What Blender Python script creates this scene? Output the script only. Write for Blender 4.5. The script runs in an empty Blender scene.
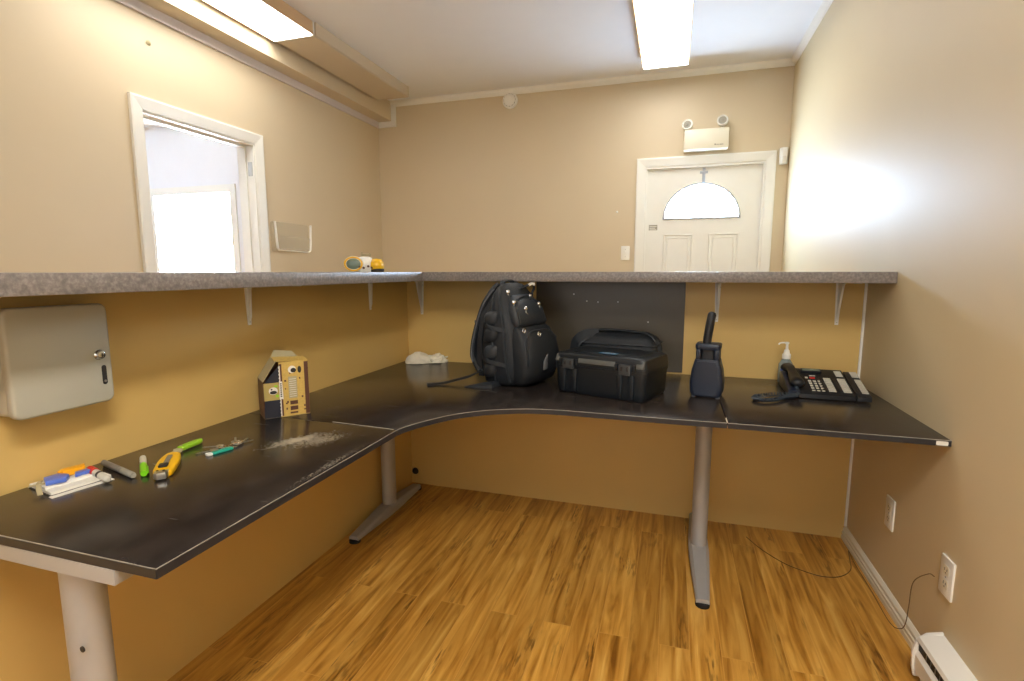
import bpy, bmesh, math, random
from math import sin, cos, pi, radians as R
from mathutils import Vector, Matrix
from mathutils.bvhtree import BVHTree
random.seed(7)
S = bpy.context.scene
COL = S.collection

# ------------------------------------------------------------ camera, world, exposure
cd = bpy.data.cameras.new('camera'); cam = bpy.data.objects.new('camera', cd); COL.objects.link(cam)
cam.location = (0, 0, 1.2245)
cam.rotation_euler = (pi/2 - 0.1314, 0.0006, 0.2969)
cd.sensor_width = 36; cd.lens = 522.35/1024*36; cd.clip_start = 0.02
S.camera = cam
W = bpy.data.worlds.new('world'); S.world = W; W.use_nodes = True
W.node_tree.nodes['Background'].inputs[0].default_value = (.75, .85, 1, 1)
W.node_tree.nodes['Background'].inputs[1].default_value = 1.0
S.view_settings.view_transform = 'Standard'; S.view_settings.look = 'None'
S.view_settings.gamma = 1; S.view_settings.use_curve_mapping = False
S.view_settings.exposure = 0.5
LAMP = 8.0          # radiance of the fluorescent lenses
SKYPANE = 60.0      # radiance of the frosted fanlight
FRONTLAMP = 40.0    # radiance of the lens over the open floor
ANNEXPANE = 30.0     # radiance of the window in the next room
BACKFILL = 1.2      # radiance of the unseen fill pane added behind the camera

# ------------------------------------------------------------ room measures (metres)
XL, XR, YB, YF, ZC = -2.706, .806, 4.547, -1.7, 2.782
PX, PY, PZ = -1.415, 2.625, 1.178        # faces and height of the low partition walls
ZT = .73

# ------------------------------------------------------------ materials
def srgb(r, g, b):
    f = lambda c: (c/255/12.92) if c/255 <= .04045 else ((c/255+.055)/1.055)**2.4
    return (f(r), f(g), f(b), 1)
def mat(name, c, rough=.5, metal=0, spec=.5, var=0, vs=40, bump=0, bs=200, emit=None, es=0, trans=0, alpha=1):
    m = bpy.data.materials.new(name); m.use_nodes = True
    n = m.node_tree; b = n.nodes['Principled BSDF']
    b.inputs['Base Color'].default_value = c; b.inputs['Roughness'].default_value = rough
    b.inputs['Metallic'].default_value = metal; b.inputs['Specular IOR Level'].default_value = spec
    b.inputs['Transmission Weight'].default_value = trans; b.inputs['Alpha'].default_value = alpha
    if emit: b.inputs['Emission Color'].default_value = emit; b.inputs['Emission Strength'].default_value = es
    if var or bump:
        tc = n.nodes.new('ShaderNodeTexCoord')
    if var:
        nz = n.nodes.new('ShaderNodeTexNoise'); nz.inputs['Scale'].default_value = vs; nz.inputs['Detail'].default_value = 6
        n.links.new(tc.outputs['Object'], nz.inputs['Vector'])
        mx = n.nodes.new('ShaderNodeMix'); mx.data_type = 'RGBA'
        mx.inputs[6].default_value = tuple(x*(1-var) for x in c[:3]) + (1,)
        mx.inputs[7].default_value = tuple(min(1, x*(1+var)) for x in c[:3]) + (1,)
        n.links.new(nz.outputs['Fac'], mx.inputs[0]); n.links.new(mx.outputs[2], b.inputs['Base Color'])
    if bump:
        nb = n.nodes.new('ShaderNodeTexNoise'); nb.inputs['Scale'].default_value = bs; nb.inputs['Detail'].default_value = 4
        n.links.new(tc.outputs['Object'], nb.inputs['Vector'])
        bp = n.nodes.new('ShaderNodeBump'); bp.inputs['Strength'].default_value = bump; bp.inputs['Distance'].default_value = .002
        n.links.new(nb.outputs['Fac'], bp.inputs['Height']); n.links.new(bp.outputs['Normal'], b.inputs['Normal'])
    return m
def nodes(m): return m.node_tree.nodes, m.node_tree.links, m.node_tree.nodes['Principled BSDF']
def ramp(n, stops):
    r = n.new('ShaderNodeValToRGB'); e = r.color_ramp.elements
    while len(e) < len(stops): e.new(.5)
    for x, (p, c) in zip(e, stops): x.position = p; x.color = c
    return r
def math_node(n, l, op, a, b=None):
    m = n.new('ShaderNodeMath'); m.operation = op
    for i, v in enumerate((a, b)):
        if v is None: continue
        if isinstance(v, (int, float)): m.inputs[i].default_value = v
        else: l.new(v, m.inputs[i])
    return m.outputs[0]

M = {}
M['tan'] = mat('tan_wall_paint', srgb(212, 195, 164), .45, var=.03, vs=3, bump=.08, bs=60, spec=.5)
M['tan_satin'] = mat('tan_satin_wall_paint', srgb(212, 195, 158), .52, var=.03, vs=3, bump=.05, bs=40, spec=.6)
M['ochre'] = mat('ochre_wall_paint', srgb(212, 178, 108), .42, var=.05, vs=4, bump=.08, bs=60)
M['ceil'] = mat('ceiling_white', srgb(234, 236, 240), .7, var=.02, vs=8, bump=.15, bs=120)
M['white_paint'] = mat('white_gloss_paint', srgb(236, 234, 226), .35, var=.02, vs=20)
M['annex'] = mat('annex_white_paint', srgb(232, 233, 236), .6, var=.02, vs=5)
M['trim_grey'] = mat('soffit_trim', srgb(214, 206, 204), .45)
M['cream'] = mat('cream_plastic', srgb(232, 226, 206), .4)
M['white_plastic'] = mat('white_plastic', srgb(240, 238, 230), .35)
M['black_plastic'] = mat('black_plastic', srgb(26, 28, 32), .45, bump=.1, bs=400)
M['case_plastic'] = mat('black_case_plastic', srgb(17, 23, 29), .42, bump=.25, bs=600)
M['fabric'] = mat('black_nylon', srgb(27, 31, 36), .62, var=.25, vs=60, bump=.5, bs=500)
M['fabric2'] = mat('charcoal_nylon', srgb(42, 46, 51), .5, var=.2, vs=60, bump=.4, bs=500)
M['strap_grey'] = mat('grey_webbing', srgb(96, 98, 102), .6, bump=.4, bs=600)
M['greyblack'] = mat('dark_grey_plastic', srgb(58, 60, 62), .35)
M['lip_grey'] = mat('worn_sheen_plastic', srgb(84, 85, 82), .35, var=.2, vs=60)  # lighter grey paints in the lid lip's reflected highlight along with wear
M['navy'] = mat('navy_plastic', srgb(30, 38, 54), .38, bump=.05, bs=300)
M['chrome'] = mat('chrome', srgb(215, 215, 212), .2, 1)
M['alu'] = mat('grey_lacquered_steel', srgb(172, 170, 167), .4, .2, var=.03, vs=30)
M['rubber'] = mat('black_rubber', srgb(22, 22, 22), .7)
M['key_grey'] = mat('grey_green_enamel', srgb(176, 172, 156), .38, var=.02, vs=10)
M['dark_panel'] = mat('charcoal_panel', srgb(76, 68, 54), .34, var=.06, vs=6, bump=.05, bs=80)
M['lamp'] = mat('lit_lens', srgb(250, 248, 240), .4, emit=(1, .975, .93, 1), es=LAMP)
M['lamp_front'] = mat('lit_lens_bright', srgb(250, 248, 240), .4, emit=(1, .975, .93, 1), es=FRONTLAMP)
M['dead_lens'] = mat('beige_fixture_enamel', srgb(205, 190, 165), .5)
M['rim'] = mat('tan_fixture_rim', srgb(206, 172, 132), .5)
M['fanglass'] = mat('bright_frosted_glass', srgb(240, 245, 250), .3, emit=(.56, .75, 1, 1), es=SKYPANE)
M['annexglass'] = mat('bright_window_glass', srgb(240, 245, 250), .2, emit=(.78, .88, 1, 1), es=ANNEXPANE)
M['backfill'] = mat('rear_fill_pane', srgb(240, 245, 250), .2, emit=(.78, .88, 1, 1), es=BACKFILL)
M['lead'] = mat('grey_leading', srgb(180, 186, 196), .4)
M['yellow'] = mat('yellow_plastic', srgb(240, 186, 20), .35)
M['lime'] = mat('lime_plastic', srgb(150, 200, 40), .35)
M['green'] = mat('green_cap', srgb(120, 205, 20), .3)
M['teal'] = mat('teal_plastic', srgb(30, 160, 140), .35)
M['red'] = mat('red_cap', srgb(200, 40, 36), .4)
M['blue'] = mat('blue_print', srgb(84, 112, 200), .3)
M['orange'] = mat('orange_print', srgb(244, 170, 20), .35)
M['paper'] = mat('paper', srgb(226, 222, 212), .7)
M['print_grey'] = mat('grey_print', srgb(150, 146, 132), .6)
M['ink'] = mat('dark_print', srgb(40, 36, 34), .6)
M['greypen'] = mat('grey_pen', srgb(110, 108, 106), .4)
M['cloth'] = mat('white_cotton', srgb(236, 228, 206), .85, var=.05, vs=60, bump=.4, bs=200)
M['soap'] = mat('clear_blue_gel', srgb(190, 205, 205), .15, trans=.5)
M['holder'] = mat('translucent_plastic', srgb(226, 216, 192), .25, alpha=.16)
M['wire'] = mat('dark_wire', srgb(112, 92, 58), .5)
M['lens_grey'] = mat('grey_green_lens', srgb(120, 136, 120), .2)
M['gold'] = mat('gold_print', srgb(206, 172, 92), .5, var=.25, vs=120)
M['brown'] = mat('coffee_brown_print', srgb(92, 56, 40), .5, var=.3, vs=150)
M['kraft'] = mat('grey_board', srgb(176, 164, 128), .8, var=.04, vs=60)
M['tanprint'] = mat('tan_print', srgb(178, 156, 90), .6)
M['navyprint'] = mat('dark_navy_print', srgb(34, 36, 48), .5)
M['keygrey'] = mat('pale_grey_keys', srgb(198, 194, 180), .5)
M['steelblade'] = mat('brushed_steel', srgb(190, 188, 182), .3, .9)
M['bluelabel'] = mat('blue_label', srgb(30, 110, 150), .4)
M['cordblue'] = mat('slate_cord', srgb(52, 62, 72), .5)
M['heater'] = mat('white_enamel', srgb(236, 232, 222), .35)

def laminate_floor():
    m = mat('honey_wood_laminate', srgb(190, 130, 50), .32); n, l, b = nodes(m)
    tc = n.new('ShaderNodeTexCoord'); mp = n.new('ShaderNodeMapping'); mp.inputs['Rotation'].default_value = (0, 0, pi/2)
    l.new(tc.outputs['Object'], mp.inputs[0])
    br = n.new('ShaderNodeTexBrick'); br.offset = .37
    br.inputs['Color1'].default_value = (0, 0, 0, 1); br.inputs['Color2'].default_value = (1, 1, 1, 1)
    br.inputs['Mortar'].default_value = (.5, .5, .5, 1)
    br.inputs['Scale'].default_value = 1; br.inputs['Mortar Size'].default_value = .0012; br.inputs['Mortar Smooth'].default_value = .3
    br.inputs['Brick Width'].default_value = 1.21; br.inputs['Row Height'].default_value = .098
    l.new(mp.outputs[0], br.inputs['Vector'])
    # grain: noise stretched along the plank and shifted from plank to plank
    sep = n.new('ShaderNodeSeparateXYZ'); l.new(tc.outputs['Object'], sep.inputs[0])
    cb = n.new('ShaderNodeCombineXYZ')
    l.new(math_node(n, l, 'MULTIPLY', sep.outputs[0], 34.), cb.inputs[0])
    l.new(math_node(n, l, 'MULTIPLY', sep.outputs[1], 2.6), cb.inputs[1])
    bw = n.new('ShaderNodeRGBToBW'); l.new(br.outputs['Color'], bw.inputs[0])
    l.new(math_node(n, l, 'MULTIPLY', bw.outputs[0], 37.), cb.inputs[2])
    g = n.new('ShaderNodeTexNoise'); g.inputs['Scale'].default_value = 1; g.inputs['Detail'].default_value = 8; g.inputs['Distortion'].default_value = .8
    l.new(cb.outputs[0], g.inputs['Vector'])
    gr = ramp(n, [(.25, srgb(132, 84, 26)), (.42, srgb(184, 130, 52)), (.58, srgb(208, 156, 72)), (.8, srgb(230, 186, 100))])
    l.new(g.outputs['Fac'], gr.inputs[0])
    # plank to plank tone
    pr_ = ramp(n, [(0, (.82, .79, .74, 1)), (.5, (.97, .95, .93, 1)), (1, (1.1, 1.1, 1.08, 1))]); l.new(bw.outputs[0], pr_.inputs[0])
    mx = n.new('ShaderNodeMix'); mx.data_type = 'RGBA'; mx.blend_type = 'MULTIPLY'; mx.inputs[0].default_value = 1
    l.new(gr.outputs[0], mx.inputs[6]); l.new(pr_.outputs[0], mx.inputs[7])
    # knots and dark ticks
    cb2 = n.new('ShaderNodeCombineXYZ')
    l.new(math_node(n, l, 'MULTIPLY', sep.outputs[0], 10.), cb2.inputs[0]); l.new(math_node(n, l, 'MULTIPLY', sep.outputs[1], 3.), cb2.inputs[1])
    l.new(math_node(n, l, 'MULTIPLY', bw.outputs[0], 11.), cb2.inputs[2])
    k = n.new('ShaderNodeTexNoise'); k.inputs['Scale'].default_value = 1; k.inputs['Detail'].default_value = 2; l.new(cb2.outputs[0], k.inputs['Vector'])
    cb3 = n.new('ShaderNodeCombineXYZ')
    l.new(math_node(n, l, 'MULTIPLY', sep.outputs[0], 120.), cb3.inputs[0]); l.new(math_node(n, l, 'MULTIPLY', sep.outputs[1], 14.), cb3.inputs[1])
    t = n.new('ShaderNodeTexNoise'); t.inputs['Scale'].default_value = 1; t.inputs['Detail'].default_value = 3; l.new(cb3.outputs[0], t.inputs['Vector'])
    kr = ramp(n, [(.55, (0, 0, 0, 1)), (.74, (1, 1, 1, 1))]); l.new(k.outputs['Fac'], kr.inputs[0])
    tr = ramp(n, [(.48, (0, 0, 0, 1)), (.6, (1, 1, 1, 1))]); l.new(t.outputs['Fac'], tr.inputs[0])
    kk = math_node(n, l, 'MULTIPLY', kr.outputs[0], tr.outputs[0]); kk = math_node(n, l, 'MULTIPLY', kk, .85)
    mx2 = n.new('ShaderNodeMix'); mx2.data_type = 'RGBA'; l.new(kk, mx2.inputs[0]); l.new(mx.outputs[2], mx2.inputs[6]); mx2.inputs[7].default_value = srgb(70, 38, 14)
    mx3 = n.new('ShaderNodeMix'); mx3.data_type = 'RGBA'; l.new(br.outputs['Fac'], mx3.inputs[0]); l.new(mx2.outputs[2], mx3.inputs[6]); mx3.inputs[7].default_value = srgb(206, 154, 76)
    l.new(mx3.outputs[2], b.inputs['Base Color'])
    return m
M['floor'] = laminate_floor()

def shelf_laminate():
    m = mat('speckled_grey_laminate', srgb(120, 114, 112), .3); n, l, b = nodes(m)
    tc = n.new('ShaderNodeTexCoord'); v = n.new('ShaderNodeTexNoise'); v.inputs['Scale'].default_value = 110; v.inputs['Detail'].default_value = 4; v.inputs['Roughness'].default_value = .6
    l.new(tc.outputs['Object'], v.inputs['Vector'])
    r = ramp(n, [(.32, srgb(106, 100, 98)), (.5, srgb(124, 117, 113)), (.68, srgb(144, 137, 132))]); l.new(v.outputs['Fac'], r.inputs[0])
    l.new(r.outputs[0], b.inputs['Base Color'])
    return m
M['shelf'] = shelf_laminate()

def desk_black():
    m = mat('worn_black_brown_veneer', srgb(40, 34, 31), .3); n, l, b = nodes(m)
    tc = n.new('ShaderNodeTexCoord'); sep = n.new('ShaderNodeSeparateXYZ'); l.new(tc.outputs['Object'], sep.inputs[0])
    base = n.new('ShaderNodeTexNoise'); base.inputs['Scale'].default_value = 14; base.inputs['Detail'].default_value = 6; l.new(tc.outputs['Object'], base.inputs['Vector'])
    r = ramp(n, [(.3, srgb(34, 29, 27)), (.7, srgb(54, 47, 43))]); l.new(base.outputs['Fac'], r.inputs[0])
    # pale powder spill, an ellipse with ragged edge
    def blob(cx, cy, ang, ax, ay, amp, thr0, thr1, sc, strength):
        mp = n.new('ShaderNodeMapping'); mp.vector_type = 'POINT'
        sub = n.new('ShaderNodeVectorMath'); sub.operation = 'SUBTRACT'; l.new(tc.outputs['Object'], sub.inputs[0]); sub.inputs[1].default_value = (cx, cy, 0)
        mp.inputs['Rotation'].default_value = (0, 0, -ang); mp.inputs['Scale'].default_value = (1/ax, 1/ay, 0)
        rot = n.new('ShaderNodeMapping'); rot.inputs['Rotation'].default_value = (0, 0, -ang); l.new(sub.outputs[0], rot.inputs[0])
        scl = n.new('ShaderNodeMapping'); scl.inputs['Scale'].default_value = (1/ax, 1/ay, 0); l.new(rot.outputs[0], scl.inputs[0])
        ln = n.new('ShaderNodeVectorMath'); ln.operation = 'LENGTH'; l.new(scl.outputs[0], ln.inputs[0])
        nz = n.new('ShaderNodeTexNoise'); nz.inputs['Scale'].default_value = sc; nz.inputs['Detail'].default_value = 8; nz.inputs['Roughness'].default_value = .75
        l.new(rot.outputs[0], nz.inputs['Vector'])
        inv = math_node(n, l, 'SUBTRACT', 1, ln.outputs['Value'])
        s = math_node(n, l, 'ADD', math_node(n, l, 'MULTIPLY', inv, .42), nz.outputs['Fac'])
        rr = ramp(n, [(thr0, (0, 0, 0, 1)), (thr1, (1, 1, 1, 1))]); l.new(s, rr.inputs[0])
        return math_node(n, l, 'MULTIPLY', rr.outputs[0], strength)
    a = blob(-1.04, 1.25, 1.05, .16, .06, 1, .66, .88, 50, .75)
    a2 = blob(-.98, 1.26, 1.1, .2, .09, 1, .76, .88, 160, .5)
    a3 = blob(-.83, 1.1, 1.57, .55, .05, 1, .86, .96, 170, .35)
    # thin scratches
    sc = n.new('ShaderNodeTexNoise'); sc.inputs['Scale'].default_value = 1; sc.inputs['Detail'].default_value = 3
    mp = n.new('ShaderNodeMapping'); mp.inputs['Rotation'].default_value = (0, 0, .5); mp.inputs['Scale'].default_value = (6, 150, 1); l.new(tc.outputs['Object'], mp.inputs[0]); l.new(mp.outputs[0], sc.inputs['Vector'])
    sr = ramp(n, [(.72, (0, 0, 0, 1)), (.78, (.35, .35, .35, 1))]); l.new(sc.outputs['Fac'], sr.inputs[0])
    tot = math_node(n, l, 'MAXIMUM', math_node(n, l, 'MAXIMUM', a, a2), math_node(n, l, 'MAXIMUM', a3, sr.outputs[0]))
    mx = n.new('ShaderNodeMix'); mx.data_type = 'RGBA'; l.new(tot, mx.inputs[0]); l.new(r.outputs[0], mx.inputs[6]); mx.inputs[7].default_value = srgb(206, 194, 170)
    l.new(mx.outputs[2], b.inputs['Base Color'])
    rgh = n.new('ShaderNodeMapRange'); l.new(tot, rgh.inputs[0]); rgh.inputs[3].default_value = .22; rgh.inputs[4].default_value = .7
    l.new(rgh.outputs[0], b.inputs['Roughness'])
    return m
M['desk'] = desk_black()
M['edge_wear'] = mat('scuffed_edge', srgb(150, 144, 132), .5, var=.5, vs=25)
M['desk_edge'] = mat('worn_black_edging', srgb(40, 40, 44), .4, var=.3, vs=30)
M['desk_seam'] = mat('worn_pale_edge', srgb(170, 160, 140), .6, var=.4, vs=80)

# ------------------------------------------------------------ mesh helpers
def new(): return bmesh.new()
def box(bm, x0, x1, y0, y1, z0, z1, bev=0, seg=2, mtx=None):
    vs = [bm.verts.new((x, y, z)) for z in (z0, z1) for y in (y0, y1) for x in (x0, x1)]
    fs = [bm.faces.new([vs[i] for i in q]) for q in ((0, 2, 3, 1), (4, 5, 7, 6), (0, 1, 5, 4), (2, 6, 7, 3), (0, 4, 6, 2), (1, 3, 7, 5))]
    vv = vs
    if bev:
        es = list({e for f in fs for e in f.edges})
        r = bmesh.ops.bevel(bm, geom=es, offset=bev, segments=seg, affect='EDGES', profile=.5)
        vv = list(set(r['verts']) | {v for v in vs if v.is_valid})
    if mtx is not None: bmesh.ops.transform(bm, matrix=mtx, verts=[v for v in vv if v.is_valid])
    return vv
def prism(bm, poly, d0, d1, axis='z', bev=0, seg=2, mtx=None):
    """extrude a 2D outline between d0 and d1 along an axis; x: (y,z), y: (x,z), z: (x,y)"""
    f3 = {'z': lambda p, d: (p[0], p[1], d), 'y': lambda p, d: (p[0], d, p[1]), 'x': lambda p, d: (d, p[0], p[1])}[axis]
    a = [bm.verts.new(f3(p, d0)) for p in poly]; b = [bm.verts.new(f3(p, d1)) for p in poly]
    n = len(poly); fs = [bm.faces.new(a[::-1]), bm.faces.new(b)]
    for i in range(n): fs.append(bm.faces.new((a[i], a[(i+1) % n], b[(i+1) % n], b[i])))
    vv = a + b
    bmesh.ops.recalc_face_normals(bm, faces=fs)
    if bev:
        es = list(set(fs[0].edges) | set(fs[1].edges))
        r = bmesh.ops.bevel(bm, geom=es, offset=bev, segments=seg, affect='EDGES', profile=.5)
        vv = list(set(r['verts']) | {v for v in vv if v.is_valid})
    if mtx is not None: bmesh.ops.transform(bm, matrix=mtx, verts=[v for v in vv if v.is_valid])
def rrect(x0, x1, y0, y1, r, n=6):
    out = []
    for cx, cy, a in ((x1-r, y1-r, 0), (x0+r, y1-r, 90), (x0+r, y0+r, 180), (x1-r, y0+r, 270)):
        for i in range(n+1):
            t = R(a + 90*i/n); out.append((cx + r*cos(t), cy + r*sin(t)))
    return out
def loft(bm, rings, cap=True, mtx=None):
    vr = [[bm.verts.new(p) for p in r] for r in rings]; n = len(vr[0]); fs = []
    for a, b in zip(vr, vr[1:]):
        for i in range(n): fs.append(bm.faces.new((a[i], a[(i+1) % n], b[(i+1) % n], b[i])))
    if cap: fs += [bm.faces.new(vr[0][::-1]), bm.faces.new(vr[-1])]
    bmesh.ops.recalc_face_normals(bm, faces=fs)
    if mtx is not None: bmesh.ops.transform(bm, matrix=mtx, verts=[v for r in vr for v in r])
def lathe(bm, prof, n=24, mtx=None):
    loft(bm, [[(max(r, 1e-4)*cos(2*pi*i/n), max(r, 1e-4)*sin(2*pi*i/n), z) for i in range(n)] for r, z in prof], True, mtx)
def spline(pts, k=6):
    P = [Vector(p) for p in pts]; P = [2*P[0]-P[1]] + P + [2*P[-1]-P[-2]]; out = []
    for i in range(1, len(P)-2):
        for j in range(k):
            t = j/k; a, b, c, d = P[i-1:i+3]
            out.append(.5*((2*b) + (c-a)*t + (2*a-5*b+4*c-d)*t*t + (3*b-a-3*c+d)*t**3))
    out.append(P[-2]); return out
def sweep(bm, pts, w, h=None, n=10, up=(0, 0, 1), closed=False, flat=False):
    """tube (or flattened strap) along points; w,h may be lists"""
    pts = [Vector(p) for p in pts]; m = len(pts); h = h if h is not None else w; rings = []
    for i, p in enumerate(pts):
        t = (pts[(i+1) % m if closed else min(i+1, m-1)] - pts[(i-1) % m if closed else max(i-1, 0)]).normalized()
        u = Vector(up); s = t.cross(u)
        if s.length < 1e-4: s = t.cross(Vector((1, 0, 0)))
        s.normalize(); u = s.cross(t)
        ww = w[i] if isinstance(w, (list, tuple)) else w; hh = h[i] if isinstance(h, (list, tuple)) else h
        e = .45 if flat else 1
        rings.append([p + s*ww*math.copysign(abs(cos(a))**e, cos(a)) + u*hh*math.copysign(abs(sin(a))**e, sin(a)) for a in (2*pi*k/n for k in range(n))])
    if closed:
        rings.append(rings[0])
        vr = [[bm.verts.new(p) for p in r] for r in rings[:-1]]; vr.append(vr[0])
        for a, b in zip(vr, vr[1:]):
            for i in range(n): bm.faces.new((a[i], a[(i+1) % n], b[(i+1) % n], b[i]))
        bmesh.ops.recalc_face_normals(bm, faces=bm.faces[:])
    else: loft(bm, rings)
def torus(bm, R_, r, n=20, k=8, mtx=None):
    a0 = set(bm.verts)
    vr = [[bm.verts.new(((R_+r*cos(2*pi*j/k))*cos(2*pi*i/n), (R_+r*cos(2*pi*j/k))*sin(2*pi*i/n), r*sin(2*pi*j/k))) for j in range(k)] for i in range(n)]
    for i in range(n):
        for j in range(k): bm.faces.new((vr[i][j], vr[(i+1) % n][j], vr[(i+1) % n][(j+1) % k], vr[i][(j+1) % k]))
    if mtx is not None: bmesh.ops.transform(bm, matrix=mtx, verts=[v for r_ in vr for v in r_])
def obj(name, bm, m, parent=None, smooth=35, subsurf=0):
    me = bpy.data.meshes.new(name)
    if not bm.faces: raise ValueError(name)
    bm.to_mesh(me); bm.free()
    me.materials.append(M[m] if isinstance(m, str) else m)
    if smooth:
        me.shade_smooth(); me.set_sharp_from_angle(angle=R(smooth))
    o = bpy.data.objects.new(name, me); COL.objects.link(o)
    if parent: o.parent = parent
    if subsurf:
        s = o.modifiers.new('s', 'SUBSURF'); s.levels = s.render_levels = subsurf
    return o
def obox(name, m, x0, x1, y0, y1, z0, z1, parent=None, bev=0, **k):
    bm = new(); box(bm, x0, x1, y0, y1, z0, z1, bev); return obj(name, bm, m, parent, **k)
def tag(o, label, cat, group=None, kind=None):
    o['label'] = label; o['category'] = cat
    if group: o['group'] = group
    if kind: o['kind'] = kind
    return o
def thing(name, label, cat, loc=(0, 0, 0), rotz=0, group=None):
    o = bpy.data.objects.new(name, None); COL.objects.link(o); o.location = loc; o.rotation_euler = (0, 0, rotz)
    o.empty_display_size = .05
    return tag(o, label, cat, group)
def struct(o):
    o['kind'] = 'structure'; return o
def sbox(name, m, *a, **k): return struct(obox(name, m, *a, **k))
def copy_tree(o, parent=None):
    c = o.copy(); COL.objects.link(c)
    if parent: c.parent = parent
    for ch in [x for x in COL.objects if x.parent == o]: copy_tree(ch, c)
    return c
T = Matrix.Translation
def rot(ax, deg): return Matrix.Rotation(R(deg), 4, ax)

# ============================================================ SETTING
# the reception room, the passage behind the partition and the next room on the left
sbox('floor', 'floor', -7.2, XR+.1, YF-.1, YB+.1, -.08, 0)
bm = new(); box(bm, -7.2, XR+.1, YF-.1, YB+.1, ZC, ZC+.1)
struct(obj('ceiling', bm, 'ceil'))
sbox('wall_right', 'tan_satin', XR, XR+.1, YF-.1, YB+.1, 0, ZC)
# back wall with the hole of the outer door
DX0, DX1, DZ = -.25, .65, 2.066
def wall_with_hole(name, m, axis, p0, p1, a0, a1, h0, h1, hz0, hz1, z1=ZC):
    """one slab, its hole cut as four joined blocks of one mesh"""
    bm = new()
    def b(a, c, z0, zz):
        if axis == 'y': box(bm, a, c, p0, p1, z0, zz)
        else: box(bm, p0, p1, a, c, z0, zz)
    b(a0, h0, 0, z1); b(h1, a1, 0, z1); b(h0, h1, hz1, z1)
    if hz0 > 0: b(h0, h1, 0, hz0)
    bmesh.ops.remove_doubles(bm, verts=bm.verts, dist=1e-5)
    return struct(obj(name, bm, m, smooth=0))
wall_with_hole('wall_back', 'tan', 'y', YB, YB+.12, XL-.12, XR+.1, DX0, DX1, 0, DZ)
LY0, LY1, LZ = 2.172, 2.968, 2.074           # doorway in the left wall
wall_with_hole('wall_left', 'tan', 'x', XL-.12, XL, YF-.1, YB, LY0, LY1, 0, LZ)
wall_with_hole('wall_front', 'tan', 'y', YF-.1, YF, XL, XR, -1.7, .4, .9, 2.25)
o = struct(obj('fill_pane', (lambda b: (prism(b, rrect(-1.7, .4, .9, 2.25, .001, 1), YF-.07, YF-.05, 'y'), b)[1])(new()), 'backfill', smooth=0))  # unseen glowing pane, added to fill the room with cool light
# next room seen through the doorway
AX0, AX1, AZ0, AZ1 = -5.58, -4.47, .95, 2.085
wall_with_hole('wall_annex_back', 'annex', 'y', YB, YB+.12, -7.2, XL-.12, AX0, AX1, AZ0, AZ1)
sbox('wall_annex_left', 'annex', -7.2, -7.1, .6, YB, 0, ZC)
sbox('wall_annex_front', 'annex', -7.1, XL-.12, .6, .7, 0, ZC)
w1 = sbox('window_1', 'annexglass', AX0, AX1, YB+.05, YB+.06, AZ0, AZ1)
bm = new()
for a in ((AX0-.05, AX0+.03, AZ0-.05, AZ1+.05), (AX1-.03, AX1+.05, AZ0-.05, AZ1+.05), (AX0+.03, AX1-.03, AZ1-.03, AZ1+.05), (AX0+.03, AX1-.03, AZ0-.05, AZ0+.03)):
    box(bm, a[0], a[1], YB-.015, YB+.05, a[2], a[3])
obj('window_frame', bm, 'white_paint', w1, smooth=0)
# low partition walls under the counter shelves
bm = new()
prism(bm, [(PX, -.35), (PX, PY), (PX-.1, PY+.0), (PX-.1, -.35)], 0, PZ, 'z')
struct(obj('wall_partition_left', bm, 'ochre', smooth=0))
bm = new(); box(bm, PX-.1, XR, PY, PY+.1, 0, PZ)
struct(obj('wall_partition_back', bm, 'ochre', smooth=0))
# soffit box along the left wall
SX, SZ = -2.56, 2.61
sbox('beam_soffit', 'tan', XL, SX, YF, YB, SZ, ZC)
# mouldings
def mould(name, m, pts, axis_start): pass
n_trim = [0]
def trim(bm, m='white_paint'):
    n_trim[0] += 1; return struct(obj('trim_%d' % n_trim[0], bm, m, smooth=0))
bm = new(); prism(bm, [(YB, ZC), (YB, ZC-.045), (YB-.012, ZC-.045), (YB-.03, ZC-.02), (YB-.034, ZC)], SX, XR, 'x'); trim(bm)
bm = new(); prism(bm, [(XR, ZC), (XR, ZC-.045), (XR-.012, ZC-.045), (XR-.03, ZC-.02), (XR-.034, ZC)], YF, YB-.034, 'y'); trim(bm)
bm = new(); box(bm, XL, XL+.018, YF, YB, SZ-.052, SZ); trim(bm, 'trim_grey')          # along the left wall under the soffit
bm = new(); prism(bm, [(XL+.018, SZ), (XL+.018, SZ-.05), (SX+.045, SZ-.05), (SX+.045, ZC-.045), (SX, ZC-.045), (SX, SZ)], YB-.02, YB, 'y'); trim(bm)
bm = new(); box(bm, XR-.009, XR, PY-.009, PY, .062, PZ); trim(bm)                      # bead where the partition meets the right wall
# baseboard with grooves on the right wall
bm = new()
prism(bm, [(XR, 0), (XR-.016, 0), (XR-.016, .018), (XR-.012, .021), (XR-.015, .024), (XR-.015, .034), (XR-.010, .037), (XR-.012, .041), (XR-.011, .05), (XR-.006, .057), (XR-.002, .062), (XR, .062)], 1.0, PY, 'y')
struct(obj('baseboard_right', bm, 'cream', smooth=0))
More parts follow.
